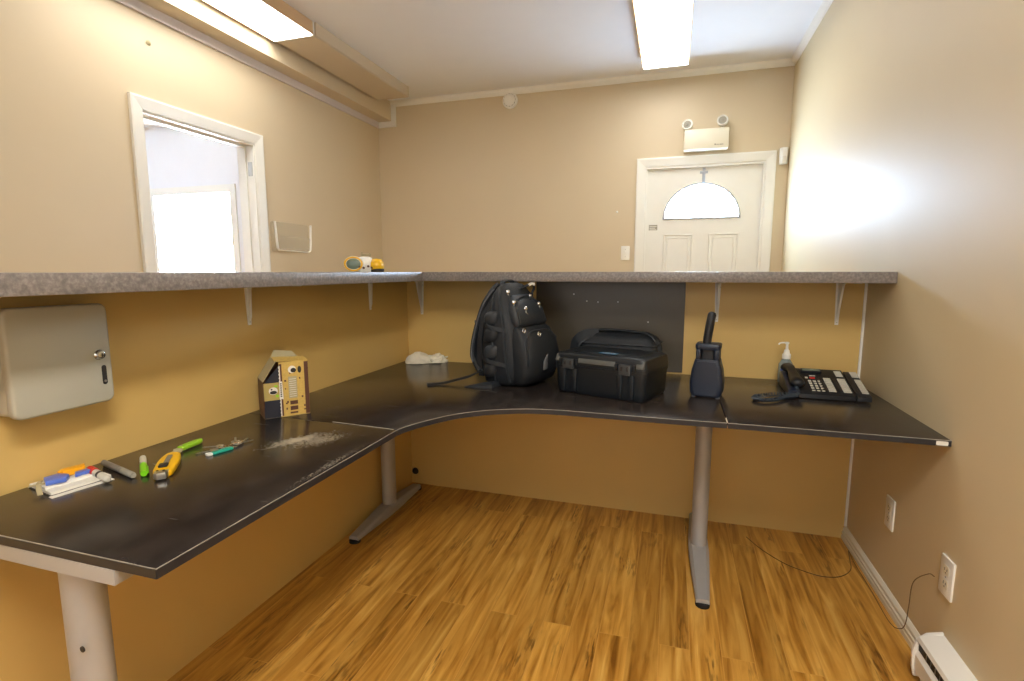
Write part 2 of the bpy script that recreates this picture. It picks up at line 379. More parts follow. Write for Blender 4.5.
# casing of the left doorway
def casing(axis, p, sgn, a0, a1, w, zt, hide):
    bm = new()
    prof = [(0, 0), (0, .018), (.010, .020), (w-.015, .013), (w, .010), (w, 0)]
    A0, A1, Z1 = a0, a1, zt
    def place(u, z, d): return (u, p + sgn*d, z) if axis == 'y' else (p + sgn*d, u, z)
    # three mitred lengths
    rings = [[place(A0 + q, 0, d) for q, d in prof], [place(A0 + q, Z1 - q, d) for q, d in prof], [place(A1 - q, Z1 - q, d) for q, d in prof], [place(A1 - q, 0, d) for q, d in prof]]
    loft(bm, rings)
    return bm
tr = struct(obj('trim_20', casing('x', XL, 1, 2.116, 3.03, .068, 2.136, 0), 'white_paint', smooth=0))
bm = new()   # jamb lining with a stop
for a in ((LY0, LY0+.018), (LY1-.018, LY1)): box(bm, XL-.13, XL+.004, a[0], a[1], 0, LZ)
box(bm, XL-.13, XL+.004, LY0+.018, LY1-.018, LZ-.018, LZ)
box(bm, XL-.09, XL-.055, LY0+.018, LY0+.03, 0, LZ-.018); box(bm, XL-.09, XL-.055, LY1-.03, LY1-.018, 0, LZ-.018); box(bm, XL-.09, XL-.055, LY0+.03, LY1-.03, LZ-.03, LZ-.018)
struct(obj('trim_21', bm, 'white_paint', smooth=0))
bm = new()   # hinge leaf on the far jamb
box(bm, XL-.045, XL-.012, LY1-.022, LY1-.018, 1.86, 1.95)
obj('hinge', bm, 'steelblade', bpy.data.objects['trim_21'], smooth=0)
# outer door with fanlight
d1 = struct(bpy.data.objects.new('door_1', None)); COL.objects.link(d1); d1['kind'] = 'structure'
obj('door_frame', casing('y', YB, -1, -.317, .719, .068, 2.136, 0), 'white_paint', d1, smooth=0)
bm = new()
for a in ((DX0, DX0+.016), (DX1-.016, DX1)): box(bm, a[0], a[1], YB-.004, YB+.12, 0, DZ)
box(bm, DX0+.016, DX1-.016, YB-.004, YB+.12, DZ-.016, DZ)
obj('door_jamb', bm, 'white_paint', d1, smooth=0)
FX, FZ, FR = .196, 1.652, .284
bm = new()
SY0 = YB+.03
# slab face: polygon ring around the half-round pane
def arc(r, n=28, cz=FZ): return [(FX + r*cos(pi*i/n), cz + r*.94*sin(pi*i/n)) for i in range(n+1)]
x0, x1, z1 = DX0+.016, DX1-.016, DZ-.016
box(bm, x0, x1, SY0, SY0+.04, .005, FZ)
ar = arc(FR)
outer = []
for i in range(len(ar)):
    a = pi*i/(len(ar)-1); c, s_ = cos(a), sin(a)
    k = min(((x1-FX)/c if c > 1e-6 else 9), ((x0-FX)/c if c < -1e-6 else 9), ((z1-FZ)/s_ if s_ > 1e-6 else 9))
    outer.append((FX + c*k, FZ + s_*k))
for k, y in ((0, SY0), (1, SY0+.04)):
    vi = [bm.verts.new((p[0], y, p[1])) for p in ar]; vo = [bm.verts.new((p[0], y, p[1])) for p in outer]
    for i in range(len(ar)-1): bm.faces.new((vi[i], vo[i], vo[i+1], vi[i+1]))
    for cx, i0 in ((x1, None), (x0, None)):
        pass
    if k == 0: fi = vi
    else:
        for i in range(len(ar)-1): bm.faces.new((fi[i], fi[i+1], vi[i+1], vi[i]))
# fill the two upper corners cut by the radial outline
for cx in (x0, x1):
    near = sorted([p for p in outer if abs(p[0]-cx) < 1e-4], key=lambda p: p[1])[-1]
    top = sorted([p for p in outer if abs(p[1]-z1) < 1e-4], key=lambda p: abs(p[0]-cx))[0]
    v = [bm.verts.new((q[0], SY0, q[1])) for q in (near, (cx, z1), top)]; bm.faces.new(v)
bmesh.ops.recalc_face_normals(bm, faces=bm.faces[:])
obj('door_slab', bm, 'white_paint', d1, smooth=0)
bm = new(); prism(bm, [(FX+FR*1.0, FZ)] + arc(FR)[1:], SY0+.012, SY0+.02, 'y')
obj('fanlight_pane', bm, 'fanglass', d1, smooth=0)
bm = new()
rim = [Vector((p[0], SY0-.004, p[1])) for p in arc(FR+.004)]
sweep(bm, rim, .008, .008, 6, up=(0, 1, 0)); sweep(bm, [(FX-FR-.012, SY0-.004, FZ), (FX+FR+.012, SY0-.004, FZ)], .008, .008, 6, up=(0, 1, 0))
obj('fanlight_rim', bm, 'lead', d1)
bm = new()
sweep(bm, [Vector((p[0], SY0+.008, p[1])) for p in arc(.08)], .003, .003, 6, up=(0, 1, 0))
for a in (35, 90, 145): sweep(bm, [(FX+.08*cos(R(a)), SY0+.008, FZ+.08*.94*sin(R(a))), (FX+.15*cos(R(a)), SY0+.008, FZ+.15*sin(R(a)))], .003, .003, 6, up=(0, 1, 0))
obj('leading', bm, 'lead', d1)
def door_panel(a0, a1, b0, b1):
    bm = new()
    for k, (i, o_, y) in enumerate(((0, .014, SY0-.006), (.03, .038, SY0-.005))):
        ring = lambda e, yy: [(a0+e, yy, b0+e), (a1-e, yy, b0+e), (a1-e, yy, b1-e), (a0+e, yy, b1-e)]
        mid = (i+o_)/2
        r = [ring(i, SY0), ring(mid, y), ring(o_, SY0)]
        vr = [[bm.verts.new(p) for p in q] for q in r]
        for a, b in zip(vr, vr[1:]):
            for j in range(4): bm.faces.new((a[j], a[(j+1) % 4], b[(j+1) % 4], b[j]))
    bmesh.ops.recalc_face_normals(bm, faces=bm.faces[:])
    obj('door_panel', bm, 'white_paint', d1, smooth=0)
for a0, a1 in ((-.092, .142), (.262, .486)):
    door_panel(a0, a1, .95, 1.528); door_panel(a0, a1, .2, .82)
# small notice stuck on the door
stk = obox('door_sticker', 'print_grey', -.208, -.14, SY0-.0012, SY0, 1.562, 1.606, d1)
stk['label'] = 'small grey printed notice'
bm = new()
for i in range(3): box(bm, -.203, -.146 - .01*(i % 2), SY0-.0018, SY0-.0012, 1.596-.013*i-.006, 1.596-.013*i)
obj('printed_lines', bm, 'paper', stk, smooth=0)

# ============================================================ CEILING LIGHTS
def ceiling_light(x0, x1, y0, y1, label, lit, lens_m, name='ceiling_light', group=None):
    t = thing(name, label, 'ceiling light', ((x0+x1)/2, (y0+y1)/2, ZC), 0, group)
    hx, hy = (x1-x0)/2, (y1-y0)/2; h = .083
    bm = new(); box(bm, -hx+.02, hx-.02, -hy+.012, hy-.012, -.03, -.0005); obj('housing', bm, 'white_paint', t, smooth=0)
    bm = new()
    prism(bm, [(-hx+.006, -h+.012), (-hx+.012, -h), (hx-.012, -h), (hx-.006, -h+.012)], -hy+.012, hy-.012, 'y')
    obj('diffuser', bm, lens_m, t)
    for s in (-1, 1):
        bm = new()
        prism(bm, [(-hx-.002, -.001), (-hx-.002, -h+.004), (-hx+.008, -h-.002), (hx-.008, -h-.002), (hx+.002, -h+.004), (hx+.002, -.001)], s*hy-.006-s*.006, s*hy+.006-s*.006, 'y')
        obj('end_cap', bm, 'white_paint' if lit else 'dead_lens', t)
        bm = new(); box(bm, s*hx-.005, s*hx, -hy+.012, hy-.012, -h+.004, -.001); obj('side_rim', bm, 'rim' if lit else 'dead_lens', t, smooth=0)
    return t
ceiling_light(-2.53, -2.222, 1.78, 3.002, 'lit fluorescent ceiling light beside the soffit above the inner doorway', True, 'lamp')
ceiling_light(-2.515, -2.212, 3.006, 4.221, 'unlit beige fixture on the ceiling, running from the lit light to the back wall', False, 'dead_lens')
ceiling_light(-.268, .053, 2.97, 4.19, 'lit fluorescent ceiling light in front of the fanlight door', True, 'lamp')
ceiling_light(.12, .441, -.85, .37, 'lit fluorescent ceiling light over the open floor before the desk', True, 'lamp_front')

# ============================================================ ON THE UPPER WALLS
t = thing('smoke_detector', 'round white smoke detector high on the back wall', 'smoke detector', (-1.404, YB, 2.689))
bm = new(); lathe(bm, [(.066, 0), (.068, .012), (.062, .022)], 32, rot('X', 90)); obj('base', bm, 'white_plastic', t)
bm = new(); lathe(bm, [(.052, .0225), (.051, .034), (.042, .042), (.02, .045), (0, .045)], 32, rot('X', 90)); obj('cover', bm, 'white_plastic', t)
bm = new()
for i in range(12):
    a = 2*pi*i/12; box(bm, -.008, .008, -.001, .001, -.003, .003, mtx=rot('X', 90) @ rot('Z', 30*i) @ T((.052, 0, .03)) @ rot('Z', 90))
obj('vent_slot', bm, 'print_grey', t, smooth=0)

t = thing('emergency_light', 'cream emergency light box with two round lamp heads over the door', 'emergency light', (.205, YB, 2.24))
bm = new(); box(bm, -.163, .163, -.09, -.0005, -.077, .077, .008); obj('housing', bm, 'cream', t)
for hx, hz in ((-.137, .114), (.118, .126)):
    bm = new(); lathe(bm, [(.03, -.012), (.038, .0), (.041, .02), (.041, .034), (.037, .036), (.034, .028), (.031, .028)], 24, T((hx, -.05, hz)) @ rot('Z', -12) @ rot('X', 78)); h = obj('lamp_head', bm, 'white_plastic', t)
    bm = new(); lathe(bm, [(.030, .0285), (.02, .0292), (.012, .0295)], 20, T((hx, -.05, hz)) @ rot('Z', -12) @ rot('X', 78)); obj('reflector', bm, 'print_grey', h)
    bm = new(); lathe(bm, [(.012, .0297), (.010, .034), (.002, .036)], 14, T((hx, -.05, hz)) @ rot('Z', -12) @ rot('X', 78)); obj('bulb', bm, 'print_grey', h)
    bm = new(); lathe(bm, [(.014, 0), (.011, .012), (.011, hz-.077-.028)], 14, T((hx, -.05, .076))); obj('swivel', bm, 'cream', t)
bm = new()
for i, w_ in enumerate((.010, .006, .007, .005, .008, .006, .006)): box(bm, .062+i*.0095, .062+i*.0095+w_*.8, -.0906, -.0899, -.052, -.052+(.011 if i == 0 else .008))
obj('maker_mark', bm, 'print_grey', t, smooth=0)

t = thing('motion_sensor', 'small white sensor box in the corner beside the door frame', 'sensor', (.766, YB, 2.09))
bm = new(); prism(bm, [(-.026, 0), (-.026, -.03), (-.012, -.045), (.020, -.045), (.030, -.03), (.030, 0)], -.06, .06, 'z', .004); obj('housing', bm, 'white_plastic', t)
bm = new(); prism(bm, [(-.012, -.0455), (.018, -.0455), (.016, -.0485), (-.010, -.0485)], -.045, -.005, 'z'); obj('sensor_lens', bm, 'paper', t, smooth=0)

def plate(t, w, h, d, mtx, m='white_plastic'):
    bm = new(); prism(bm, rrect(-w/2, w/2, -h/2, h/2, .005, 3), 0, d, 'z', .0018, 2, mtx); return obj('cover_plate', bm, m, t)
t = thing('light_switch', 'white toggle light switch on the wall left of the outer door', 'light switch', (-.392, YB, 1.378))
mx = rot('X', 90); plate(t, .072, .116, .006, mx)
bm = new(); box(bm, -.005, .005, -.003, .013, .006, .017, .002, mtx=mx @ rot('X', -18)); obj('toggle', bm, 'white_plastic', t)
for z in (-.03, .03):
    bm = new(); lathe(bm, [(.0032, .006), (.0032, .0072), (.001, .0076)], 10, mx @ T((0, z, 0))); obj('screw', bm, 'steelblade', t)

t = thing('wreath_hanger', 'thin metal wreath hanger hooked over the top of the outer door', 'hanger', (.205, YB+.03, 2.0))
bm = new(); box(bm, -.011, .011, -.0025, -.0008, -.075, .046, .0006); obj('strap', bm, 'lead', t)
bm = new(); sweep(bm, spline([(0, -.002, -.072), (0, -.005, -.09), (0, -.02, -.096), (0, -.03, -.086), (0, -.03, -.07)]), .004, .004, 8, up=(1, 0, 0)); obj('hook', bm, 'lead', t)
bm = new(); box(bm, -.03, .03, -.004, -.0005, .0, .02, .001); obj('top_plate', bm, 'lead', t)

bm = new(); lathe(bm, [(.006, 0), (.009, .003), (.006, .006), (.001, .007)], 12, T((-.469, YB, 1.719)) @ rot('X', 90))
tag(obj('wall_plug', bm, 'white_plastic'), 'tiny pale screw plug left in the bare back wall', 'wall plug')
bm = new(); lathe(bm, [(.012, 0), (.014, .003), (.009, .005), (.004, .011), (.002, .012)], 14, T((XL, 2.257, 2.426)) @ rot('Y', 90))
tag(obj('wall_hook', bm, 'kraft'), 'small painted-over wall hook above the inner doorway', 'hook')

t = thing('document_holder', 'empty clear plastic document pocket on the wall beside the inner doorway', 'document holder', (XL, 3.265, 1.475))
bm = new(); prism(bm, rrect(-.2, .2, -.11, .10, .02, 4), .001, .004, 'x'); obj('back_panel', bm, 'holder', t)
bm = new()
sweep(bm, spline([(.03, -.185, .10), (.032, -.175, -.06), (.032, -.165, -.095), (.032, -.13, -.10), (.032, .12, -.105), (.032, .165, -.1), (.032, .18, -.06), (.03, .195, .10)]), .004, .010, 8, up=(1, 0, 0)); obj('pocket_edge', bm, 'white_plastic', t)
bm = new(); prism(bm, [(-.18, -.1), (.175, -.105), (.185, .0), (-.18, .0)], .03, .033, 'x'); obj('pocket_front', bm, 'holder', t)

# ============================================================ COUNTER SHELVES
ST, SB = 1.2225, 1.179
t = thing('counter_shelf', 'grey speckled counter shelf along the left partition, meeting the other shelf in the corner', 'shelf', (-1.42, 1.2, SB))
L = lambda x, y: (x+1.42, y-1.2)
bm = new(); prism(bm, [L(-1.16, -.4), L(-1.16, 2.3085), L(-1.64, 2.3085), L(-1.64, -.4)], 0, ST-SB, 'z', .002); obj('shelf_board', bm, 'shelf', t)
def bracket(t, loc, rz, hh, dd, rb=.09):
    bm = new(); mtx = T(loc) @ rot('Z', rz)
    # tapered wall leg, thin arm under the board, raised stiffening rib
    prism(bm, [(-.0135, 0), (.0135, 0), (.007, -hh), (-.007, -hh)], 0, .003, 'x', mtx=mtx)
    prism(bm, [(0.003, -.0135), (dd, -.009), (dd, .009), (.003, .0135)], -.003, 0, 'z', mtx=mtx)
    prism(bm, [(.003, -.003), (rb, -.003), (rb*.7, -.012), (.010, -hh+.03), (.003, -hh+.006)], -.004, .004, 'y', mtx=mtx)
    b = obj('bracket', bm, 'white_paint', t, smooth=0)
    for z in (-.028, -hh+.012):
        bm = new(); lathe(bm, [(.004, .003), (.0035, .0045), (.001, .005)], 10, mtx @ T((0, .008 if z > -.05 else 0, z)) @ rot('Y', 90)); obj('screw', bm, 'steelblade', b)
bracket(t, (PX+1.42, 1.475-1.2, 0), 0, .14, .22, .022); bracket(t, (PX+1.42, 2.247-1.2, 0), 0, .14, .22, .022); bracket(t, (PX+1.42, .55-1.2, 0), 0, .14, .22, .022)
t = thing('counter_shelf', 'grey-brown counter shelf over the back partition, reaching the right wall', 'shelf', (-.3, 2.63, SB))
L = lambda x, y: (x+.3, y-2.63)
bm = new(); prism(bm, [L(-1.64, 2.3095), L(XR-.001, 2.3095), L(XR-.001, 2.79), L(-1.64, 2.79)], 0, ST-SB, 'z', .002); obj('shelf_board', bm, 'shelf', t)
for x in (-1.325, .203, .70): bracket(t, (x+.3, PY-2.63, 0), -90, .19, .26)

# dark board on the back partition and the left-over screws in it
t = thing('wall_board', 'charcoal painted board on the partition behind the backpack and hard case', 'wall board', (-.31, PY, .95))
bm = new(); box(bm, -.36, .37, -.006, -.0005, -.212, .226); obj('board', bm, 'dark_panel', t, smooth=0)
for x, z in ((-.475, 1.111), (-.409, 1.077), (-.255, 1.075), (-.108, .979), (-.353, 1.073)):
    bm = new(); lathe(bm, [(.004, 0), (.0038, .002), (.001, .003)], 10, T((x+.31, -.006, z-.95)) @ rot('X', 90)); obj('screw', bm, 'steelblade', t)

# ============================================================ CORNER DESK
t = thing('corner_desk', 'large black corner desk with a curved inner edge on grey T-legs', 'desk', (-.6, 1.9, 0))
bx, by = -.6, 1.9
L = lambda p: (p[0]-bx, p[1]-by)
g = .0012
left = [(-1.412, .608), (-.811, .608), (-.813, 1.418-g), (-1.412, 1.44-g)]
curve = [(-.813, 1.418+g), (-.800, 1.472), (-.766, 1.55), (-.705, 1.648), (-.61, 1.73), (-.49, 1.783), (-.371, 1.800), (-.227, 1.800), (-.02, 1.798), (.19-g, 1.802)]
cs = [tuple(v[:2]) for v in spline([(a, b_, 0) for a, b_ in curve], 4)]
corner = cs + [(.19-g, 2.622), (-1.412, 2.622), (-1.412, 1.44+g)]
right = [(.19+g, 1.802), (XR-.003, 1.80), (XR-.003, 2.608), (.19+g, 2.622)]
for poly, inner in ((left, [0, 1, 2]), (corner, list(range(len(cs)))), (right, [0, 1])):
    bm = new(); prism(bm, [L(p) for p in poly], .711, ZT, 'z', .0012, 2); o = obj('tabletop', bm, 'desk', t, smooth=40)
    # the noise fields of the veneer and the spill are measured in room coordinates: keep the mesh origin at the room origin
    for v in o.data.vertices: v.co.x += bx; v.co.y += by
    o.location = (-bx, -by, 0)
    pts = [Vector((*L(poly[i]), .7205)) for i in inner]
    bm = new()
    for a, b_ in zip(pts, pts[1:]):
        d = (b_-a).normalized(); nn = Vector((d.y, -d.x, 0))*.0012
        q = [a, b_, b_+nn, a+nn]; prism(bm, [(p.x, p.y) for p in q], .7115, .7285, 'z')
    obj('edge_band', bm, 'desk_edge', o, smooth=60).location = (bx, by, 0)
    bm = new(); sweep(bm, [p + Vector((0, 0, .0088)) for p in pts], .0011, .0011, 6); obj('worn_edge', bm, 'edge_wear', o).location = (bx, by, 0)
for args in ((-.0022, .0022, .012, .25, T((-.813-bx, 1.418-by, ZT)) @ rot('Z', 86)), (-.002, .002, .004, .06, T((.19-bx, 1.802-by, ZT)))):
    bm = new(); box(bm, *args[:4], 0, .0006, mtx=args[4]); obj('worn_seam', bm, 'desk_seam', t, smooth=0)
bm = new(); prism(bm, rrect(.765-bx, .795-bx, .713, .726, .003, 3), 1.7975-by, 1.7988-by, 'y'); s_ = obj('edge_sticker', bm, 'paper', t, smooth=0); s_['label'] = 'white sticker on the desk edge'
def tleg(x, y, along, a, b, tip_b=True):
    """column plus a long foot; along = direction of the foot, from a (back) to b (front)"""
    ang = 0 if along == 'x' else 90
    mtx = T((x-bx, y-by, 0)) @ rot('Z', ang)
    bm = new()
    ell = lambda w, h, z, n=28: [(w*cos(2*pi*i/n), h*sin(2*pi*i/n), z) for i in range(n)]
    loft(bm, [ell(.040, .033, .04), ell(.040, .033, .69)], True, mtx); c = obj('leg', bm, 'alu', t)
    bm = new()
    def ring(u, w, h): return [(u, -w, .012), (u, w, .012), (u, w, h*.8), (u, w*.7, h), (u, -w*.7, h), (u, -w, h*.8)]
    loft(bm, [ring(a, .024, .03), ring(a*.5, .034, .045), ring(-.05, .04, .056), ring(.05, .04, .056), ring(b*.5, .035, .047), ring(b-.02, .028, .034), ring(b, .018, .026)], True, mtx)
    f = obj('foot', bm, 'alu', c)
    for u in (a+.01, b-.012):
        bm = new(); lathe(bm, [(.026, 0), (.026, .012), (.02, .014)], 16, mtx @ T((u, 0, 0))); obj('foot_pad', bm, 'rubber', f)
    bm = new(); box(bm, -.11, .11, -.04, .04, .69, .7108, .004, mtx=mtx); obj('top_plate', bm, 'alu', c)
    bm = new(); lathe(bm, [(.006, 0), (.006, .002), (.003, .003)], 12, mtx @ T((.03, -.0315 if along == 'x' else -.022, .52)) @ rot('X', 90)); obj('screw', bm, 'ink', c)
    return c
tleg(.150, 2.28, 'y', -.375, .36)
tleg(-1.345, 2.25, 'y', -.32, .31)
tleg(-1.066, .655, 'x', -.32, .32)
bm = new(); prism(bm, [(.606-by, .682), (.640-by, .682), (.640-by, .7108), (.606-by, .7108)], -1.40-bx, -.908-bx, 'x', .002); obj('rail', bm, 'alu', t)

# ============================================================ BACKPACK
bp = thing('backpack', 'black backpack standing on the desk with silver zip pulls and rings', 'backpack', (-.664, 2.236, ZT+.0015), R(-20))
def sup(cx, cy, a, b, z, e=.62, n=36):
    return [(cx + a*math.copysign(abs(cos(t))**e, cos(t)), cy + b*math.copysign(abs(sin(t))**e, sin(t)), z) for t in (2*pi*i/n for i in range(n))]
def bulge(r, seed, amp):
    rr = random.Random(seed); ph = [rr.uniform(0, 6) for _ in range(3)]
    c = Vector((sum(p[0] for p in r)/len(r), sum(p[1] for p in r)/len(r), 0)); out = []
    for i, p in enumerate(r):
        a = 2*pi*i/len(r); k = 1 + amp*(sin(3*a+ph[0]) + .6*sin(5*a+ph[1]+p[2]*30))
        out.append((c.x + (p[0]-c.x)*k, c.y + (p[1]-c.y)*k, p[2]))
    return out
prof = [(.0, -.10, .075, .115), (.012, -.112, .10, .132), (.06, -.118, .112, .142), (.12, -.120, .112, .146), (.2, -.115, .102, .146), (.28, -.103, .078, .14), (.34, -.085, .052, .128), (.39, -.068, .028, .112), (.42, -.056, .008, .09), (.436, -.044, -.004, .068), (.443, -.034, -.016, .045)]
bm = new(); loft(bm, [bulge(sup((a+b)/2, 0, (b-a)/2, w, z), 3, .012) for z, a, b, w in prof])
body = obj('main_compartment', bm, 'fabric', bp, 60)
bv = BVHTree.FromPolygons([v.co.copy() for v in body.data.vertices], [p.vertices[:] for p in body.data.polygons])
def front(y, z, off=0.002):
    h = bv.ray_cast(Vector((.6, y, z)), Vector((-1, 0, 0))); return (h[0] + Vector((off, 0, 0))) if h[0] else Vector((0, y, z))
def side(x, z, off=.002):
    h = bv.ray_cast(Vector((x, -.6, z)), Vector((0, 1, 0))); return (h[0] + Vector((0, -off, 0))) if h[0] else Vector((x, 0, z))
def back(y, z, off=.002):
    h = bv.ray_cast(Vector((-.6, y, z)), Vector((1, 0, 0))); return (h[0] - Vector((off, 0, 0))) if h[0] else Vector((0, y, z))
# lower front pocket, upper front pocket
bm = new()
rings = []
for z, k, w in ((.004, .0, .10), (.02, .03, .122), (.07, .048, .132), (.14, .05, .134), (.2, .042, .13), (.245, .022, .122), (.262, -.004, .11)):
    fx = front(0, max(z, .015)).x - .02
    rings.append(bulge(sup(fx, .004, .025+k, w, z, .6), 5, .015))
loft(bm, rings); fp = obj('front_pocket', bm, 'fabric', bp, 60)
bm = new(); rings = []
for z, k, w in ((.255, .0, .105), (.275, .022, .116), (.32, .024, .112), (.36, .018, .094), (.392, .0, .075)):
    fx = front(0, z).x - .012; rings.append(sup(fx, .0, .014+k, w, z, .6))
loft(bm, rings); up = obj('upper_pocket', bm, 'fabric2', bp, 60)
def bvh(o): return BVHTree.FromPolygons([v.co.copy() for v in o.data.vertices], [p.vertices[:] for p in o.data.polygons])
bvs = [bv, bvh(fp), bvh(up)]
def hit(orig, d, off=.003):
    best = None
    for b_ in bvs:
        h = b_.ray_cast(Vector(orig), Vector(d))
        if h[0] is not None and (best is None or h[3] < best[3]): best = h
    return (best[0] - Vector(d)*off) if best else None
# zip lines: main zip runs up the near edge and over the top, pocket zips arch over the pockets
def strip(name, pts, w, h, m, parent=bp, flat=True, up=(0, 0, 1)):
    bm = new(); sweep(bm, pts, w, h, 8, up=up, flat=flat); return obj(name, bm, m, parent)
mz = [side(x, z, .001) for x, z in ((.060, .02), (.052, .1), (.045, .18), (.034, .26), (.012, .34), (-.008, .395), (-.022, .425))]
strip('zip_tape', spline(mz, 5), .004, .009, 'fabric2', up=(0, -1, 0))
mz2 = [side(x, z, .001) for x, z in ((-.01, .02), (-.012, .12), (-.02, .22), (-.03, .32), (-.038, .40))]
strip('zip_tape', spline(mz2, 5), .003, .007, 'fabric2', up=(0, -1, 0))
uz = [p for p in (hit((.6, y, z), (-1, 0, 0), .001) for y, z in ((-.10, .27), (-.098, .32), (-.078, .36), (-.03, .38), (.03, .38), (.065, .36), (.085, .32))) if p]
strip('zip_tape', spline(uz, 5), .004, .005, 'fabric2', up=(1, 0, 0))
lz = [p for p in (hit((.6, y, z), (-1, 0, 0), .001) for y, z in ((-.115, .10), (-.11, .2), (-.07, .235), (0, .24), (.07, .235), (.11, .2))) if p]
strip('zip_tape', spline(lz, 5), .004, .005, 'fabric2', up=(1, 0, 0))
# quilted side pocket: three padded lozenges between straps
for i, (x, z) in enumerate(((-.035, .07), (-.030, .145), (-.03, .22), (-.035, .29))):
    p = side(x, z); bm = new()
    loft(bm, [[(p.x + (.036*k)*math.copysign(abs(cos(a))**.7, cos(a)), p.y + dy, z + (.033*k)*math.copysign(abs(sin(a))**.7, sin(a)) + .25*(.036*k)*cos(a)) for a in (2*pi*j/20 for j in range(20))] for k, dy in ((1.05, .012), (1, -.001), (.8, -.010), (.45, -.015), (.1, -.016))])
    obj('side_padding', bm, 'fabric2' if i % 2 else 'fabric', bp, 60)
# compression straps on the side
for z in (.107, .255):
    strip('compression_strap', spline([side(-.085, z+.012, .004), side(-.04, z+.004, .016), side(.0, z-.004, .014), side(.05, z-.012, .004)], 4), .0015, .010, 'fabric2', up=(0, 0, 1))
# shoulder straps on the back panel
for s in (-1, 1):
    y = s*.075
    pts = [back(y*.6, .425, -.004), back(y*.8, .40, .010), back(y, .34, .028), back(y*1.05, .25, .042), back(y*1.15, .16, .052), back(y*1.3, .10, .045), back(y*1.4, .05, .012)]
    st = strip('shoulder_strap', spline(pts, 6), [.034]*30+[.03]*7, .013, 'fabric', up=(1, 0, 0))
    bm = new(); sp = [p + Vector((.004, s*-.036 if s > 0 else -.036, 0)) for p in spline(pts, 6)]; sweep(bm, sp[3:-5], .003, .003, 8); obj('piping', bm, 'strap_grey', st)
bm = new(); p0 = back(-.08, .27, .052); box(bm, -.002, .003, -.03, .03, -.006, .006, .001, mtx=T(p0)); obj('strap_slider', bm, 'strap_grey', bp)
# padded back panel
bm = new(); loft(bm, [[(back(0, max(.02, z), 0).x + dx, yy, z) for (dx, yy) in ((.02, -w), (-.006, -w), (-.018, -w*.6), (-.012, 0), (-.018, w*.6), (-.006, w), (.02, w))] for z, w in ((.03, .12), (.1, .13), (.2, .13), (.3, .125), (.39, .085))]); obj('back_padding', bm, 'fabric', bp, 60)
# haul loop and top cord with tag
bm = new(); sweep(bm, spline([(-.038, -.05, .425), (-.046, -.04, .446), (-.048, 0, .453), (-.046, .03, .446), (-.040, .04, .425)]), .005, .012, 8, up=(1, 0, 0), flat=True); obj('grab_handle', bm, 'fabric2', bp)
bm = new(); sweep(bm, spline([(.005, .02, .415), (.03, .03, .428), (.05, .05, .436), (.05, .068, .42), (.04, .065, .40), (.052, .04, .375), (.045, .01, .36)]), .006, .006, 8); obj('top_loop', bm, 'fabric', bp)
bm = new(); sweep(bm, spline([(.040, .038, .432), (.048, .048, .438), (.055, .06, .434)]), .009, .007, 8); o = obj('loop_toggle', bm, 'keygrey', bp)
# zip pulls with rings
def pull(p, d, tilt=0, ln=.02):
    p = Vector(p); d = Vector(d).normalized()
    bm = new(); m0 = T(p + d*.003)
    q = Vector((0, 0, 1)).rotation_difference(d).to_matrix().to_4x4()
    lathe(bm, [(.0095, -.002), (.0095, .004), (.006, .008), (.001, .009)], 12, m0 @ q); z = obj('zip_pull', bm, 'chrome', bp)
    bm = new(); sweep(bm, [p + d*.006, p + d*.007 + Vector((0, .002, -ln))], .0028, .0028, 8); obj('pull_cord', bm, 'keygrey', z)
    bm = new(); torus(bm, .0078, .0024, 16, 6, T(p + d*.007 + Vector((.0, .003, -ln-.007))) @ q); obj('ring', bm, 'chrome', z)
for y, z in ((-.078, .405), (-.088, .362)):
    pull(hit((.6, y, z), (-1, 0, 0)), (.6, -1, 0))
for y, z in ((-.05, .335), (.045, .385), (.07, .35)):
    p = hit((.6, y, z), (-1, 0, 0));  pull(p, (1, -.25, .1))
for y, z in ((-.10, .245), (-.02, .225)):
    p = hit((.6, y, z), (-1, 0, 0), .002); bm = new(); torus(bm, .009, .003, 18, 6, T(p+Vector((.003, 0, 0))) @ rot('Y', 80)); obj('d_ring', bm, 'chrome', bp)
# logo-less front tab buckles (grey) and side clip
p = hit((.6, -.02, .105), (-1, 0, 0)); bm = new(); prism(bm, [(-.014, -.03), (.012, -.03), (.014, -.005), (.010, .004), (.016, .034), (-.008, .012), (-.014, 0)], -.002, .004, 'x', .001, mtx=T(p)); obj('buckle', bm, 'strap_grey', bp)
p = hit((.6, .09, .09), (-1, 0, 0)); bm = new(); prism(bm, [(-.010, -.02), (.010, -.02), (.010, .02), (-.010, .02)], -.002, .004, 'x', .001, mtx=T(p)); obj('buckle', bm, 'strap_grey', bp)
# webbing lying on the desk
inv = (T(bp.location) @ rot('Z', -20)).inverted()
wl = lambda x, y, z: inv @ Vector((x, y, z))
bm = new(); sweep(bm, spline([wl(-.80, 2.16, .79), wl(-.85, 2.14, .762), wl(-.90, 2.11, .748), wl(-.955, 2.075, .736), wl(-1.0, 2.05, .734)], 5), .022, .0018, 8, flat=True); w = obj('waist_strap', bm, 'fabric', bp)
bm = new(); box(bm, -.012, .012, -.02, .02, 0, .007, .002, mtx=inv @ T((-1.005, 2.047, .7302)) @ rot('Z', 30)); obj('strap_buckle', bm, 'black_plastic', w)
bm = new(); loft(bm, [[wl(-.845, 2.055, .7306), wl(-.84, 2.062, .7306), wl(-.84, 2.062, .733), wl(-.845, 2.055, .733)], [wl(-.79, 2.045, .7306), wl(-.78, 2.10, .7306), wl(-.78, 2.1, .744), wl(-.79, 2.045, .736)], [wl(-.72, 2.06, .7306), wl(-.70, 2.13, .7306), wl(-.70, 2.13, .755), wl(-.72, 2.06, .745)]]); obj('hip_flap', bm, 'fabric2', bp)

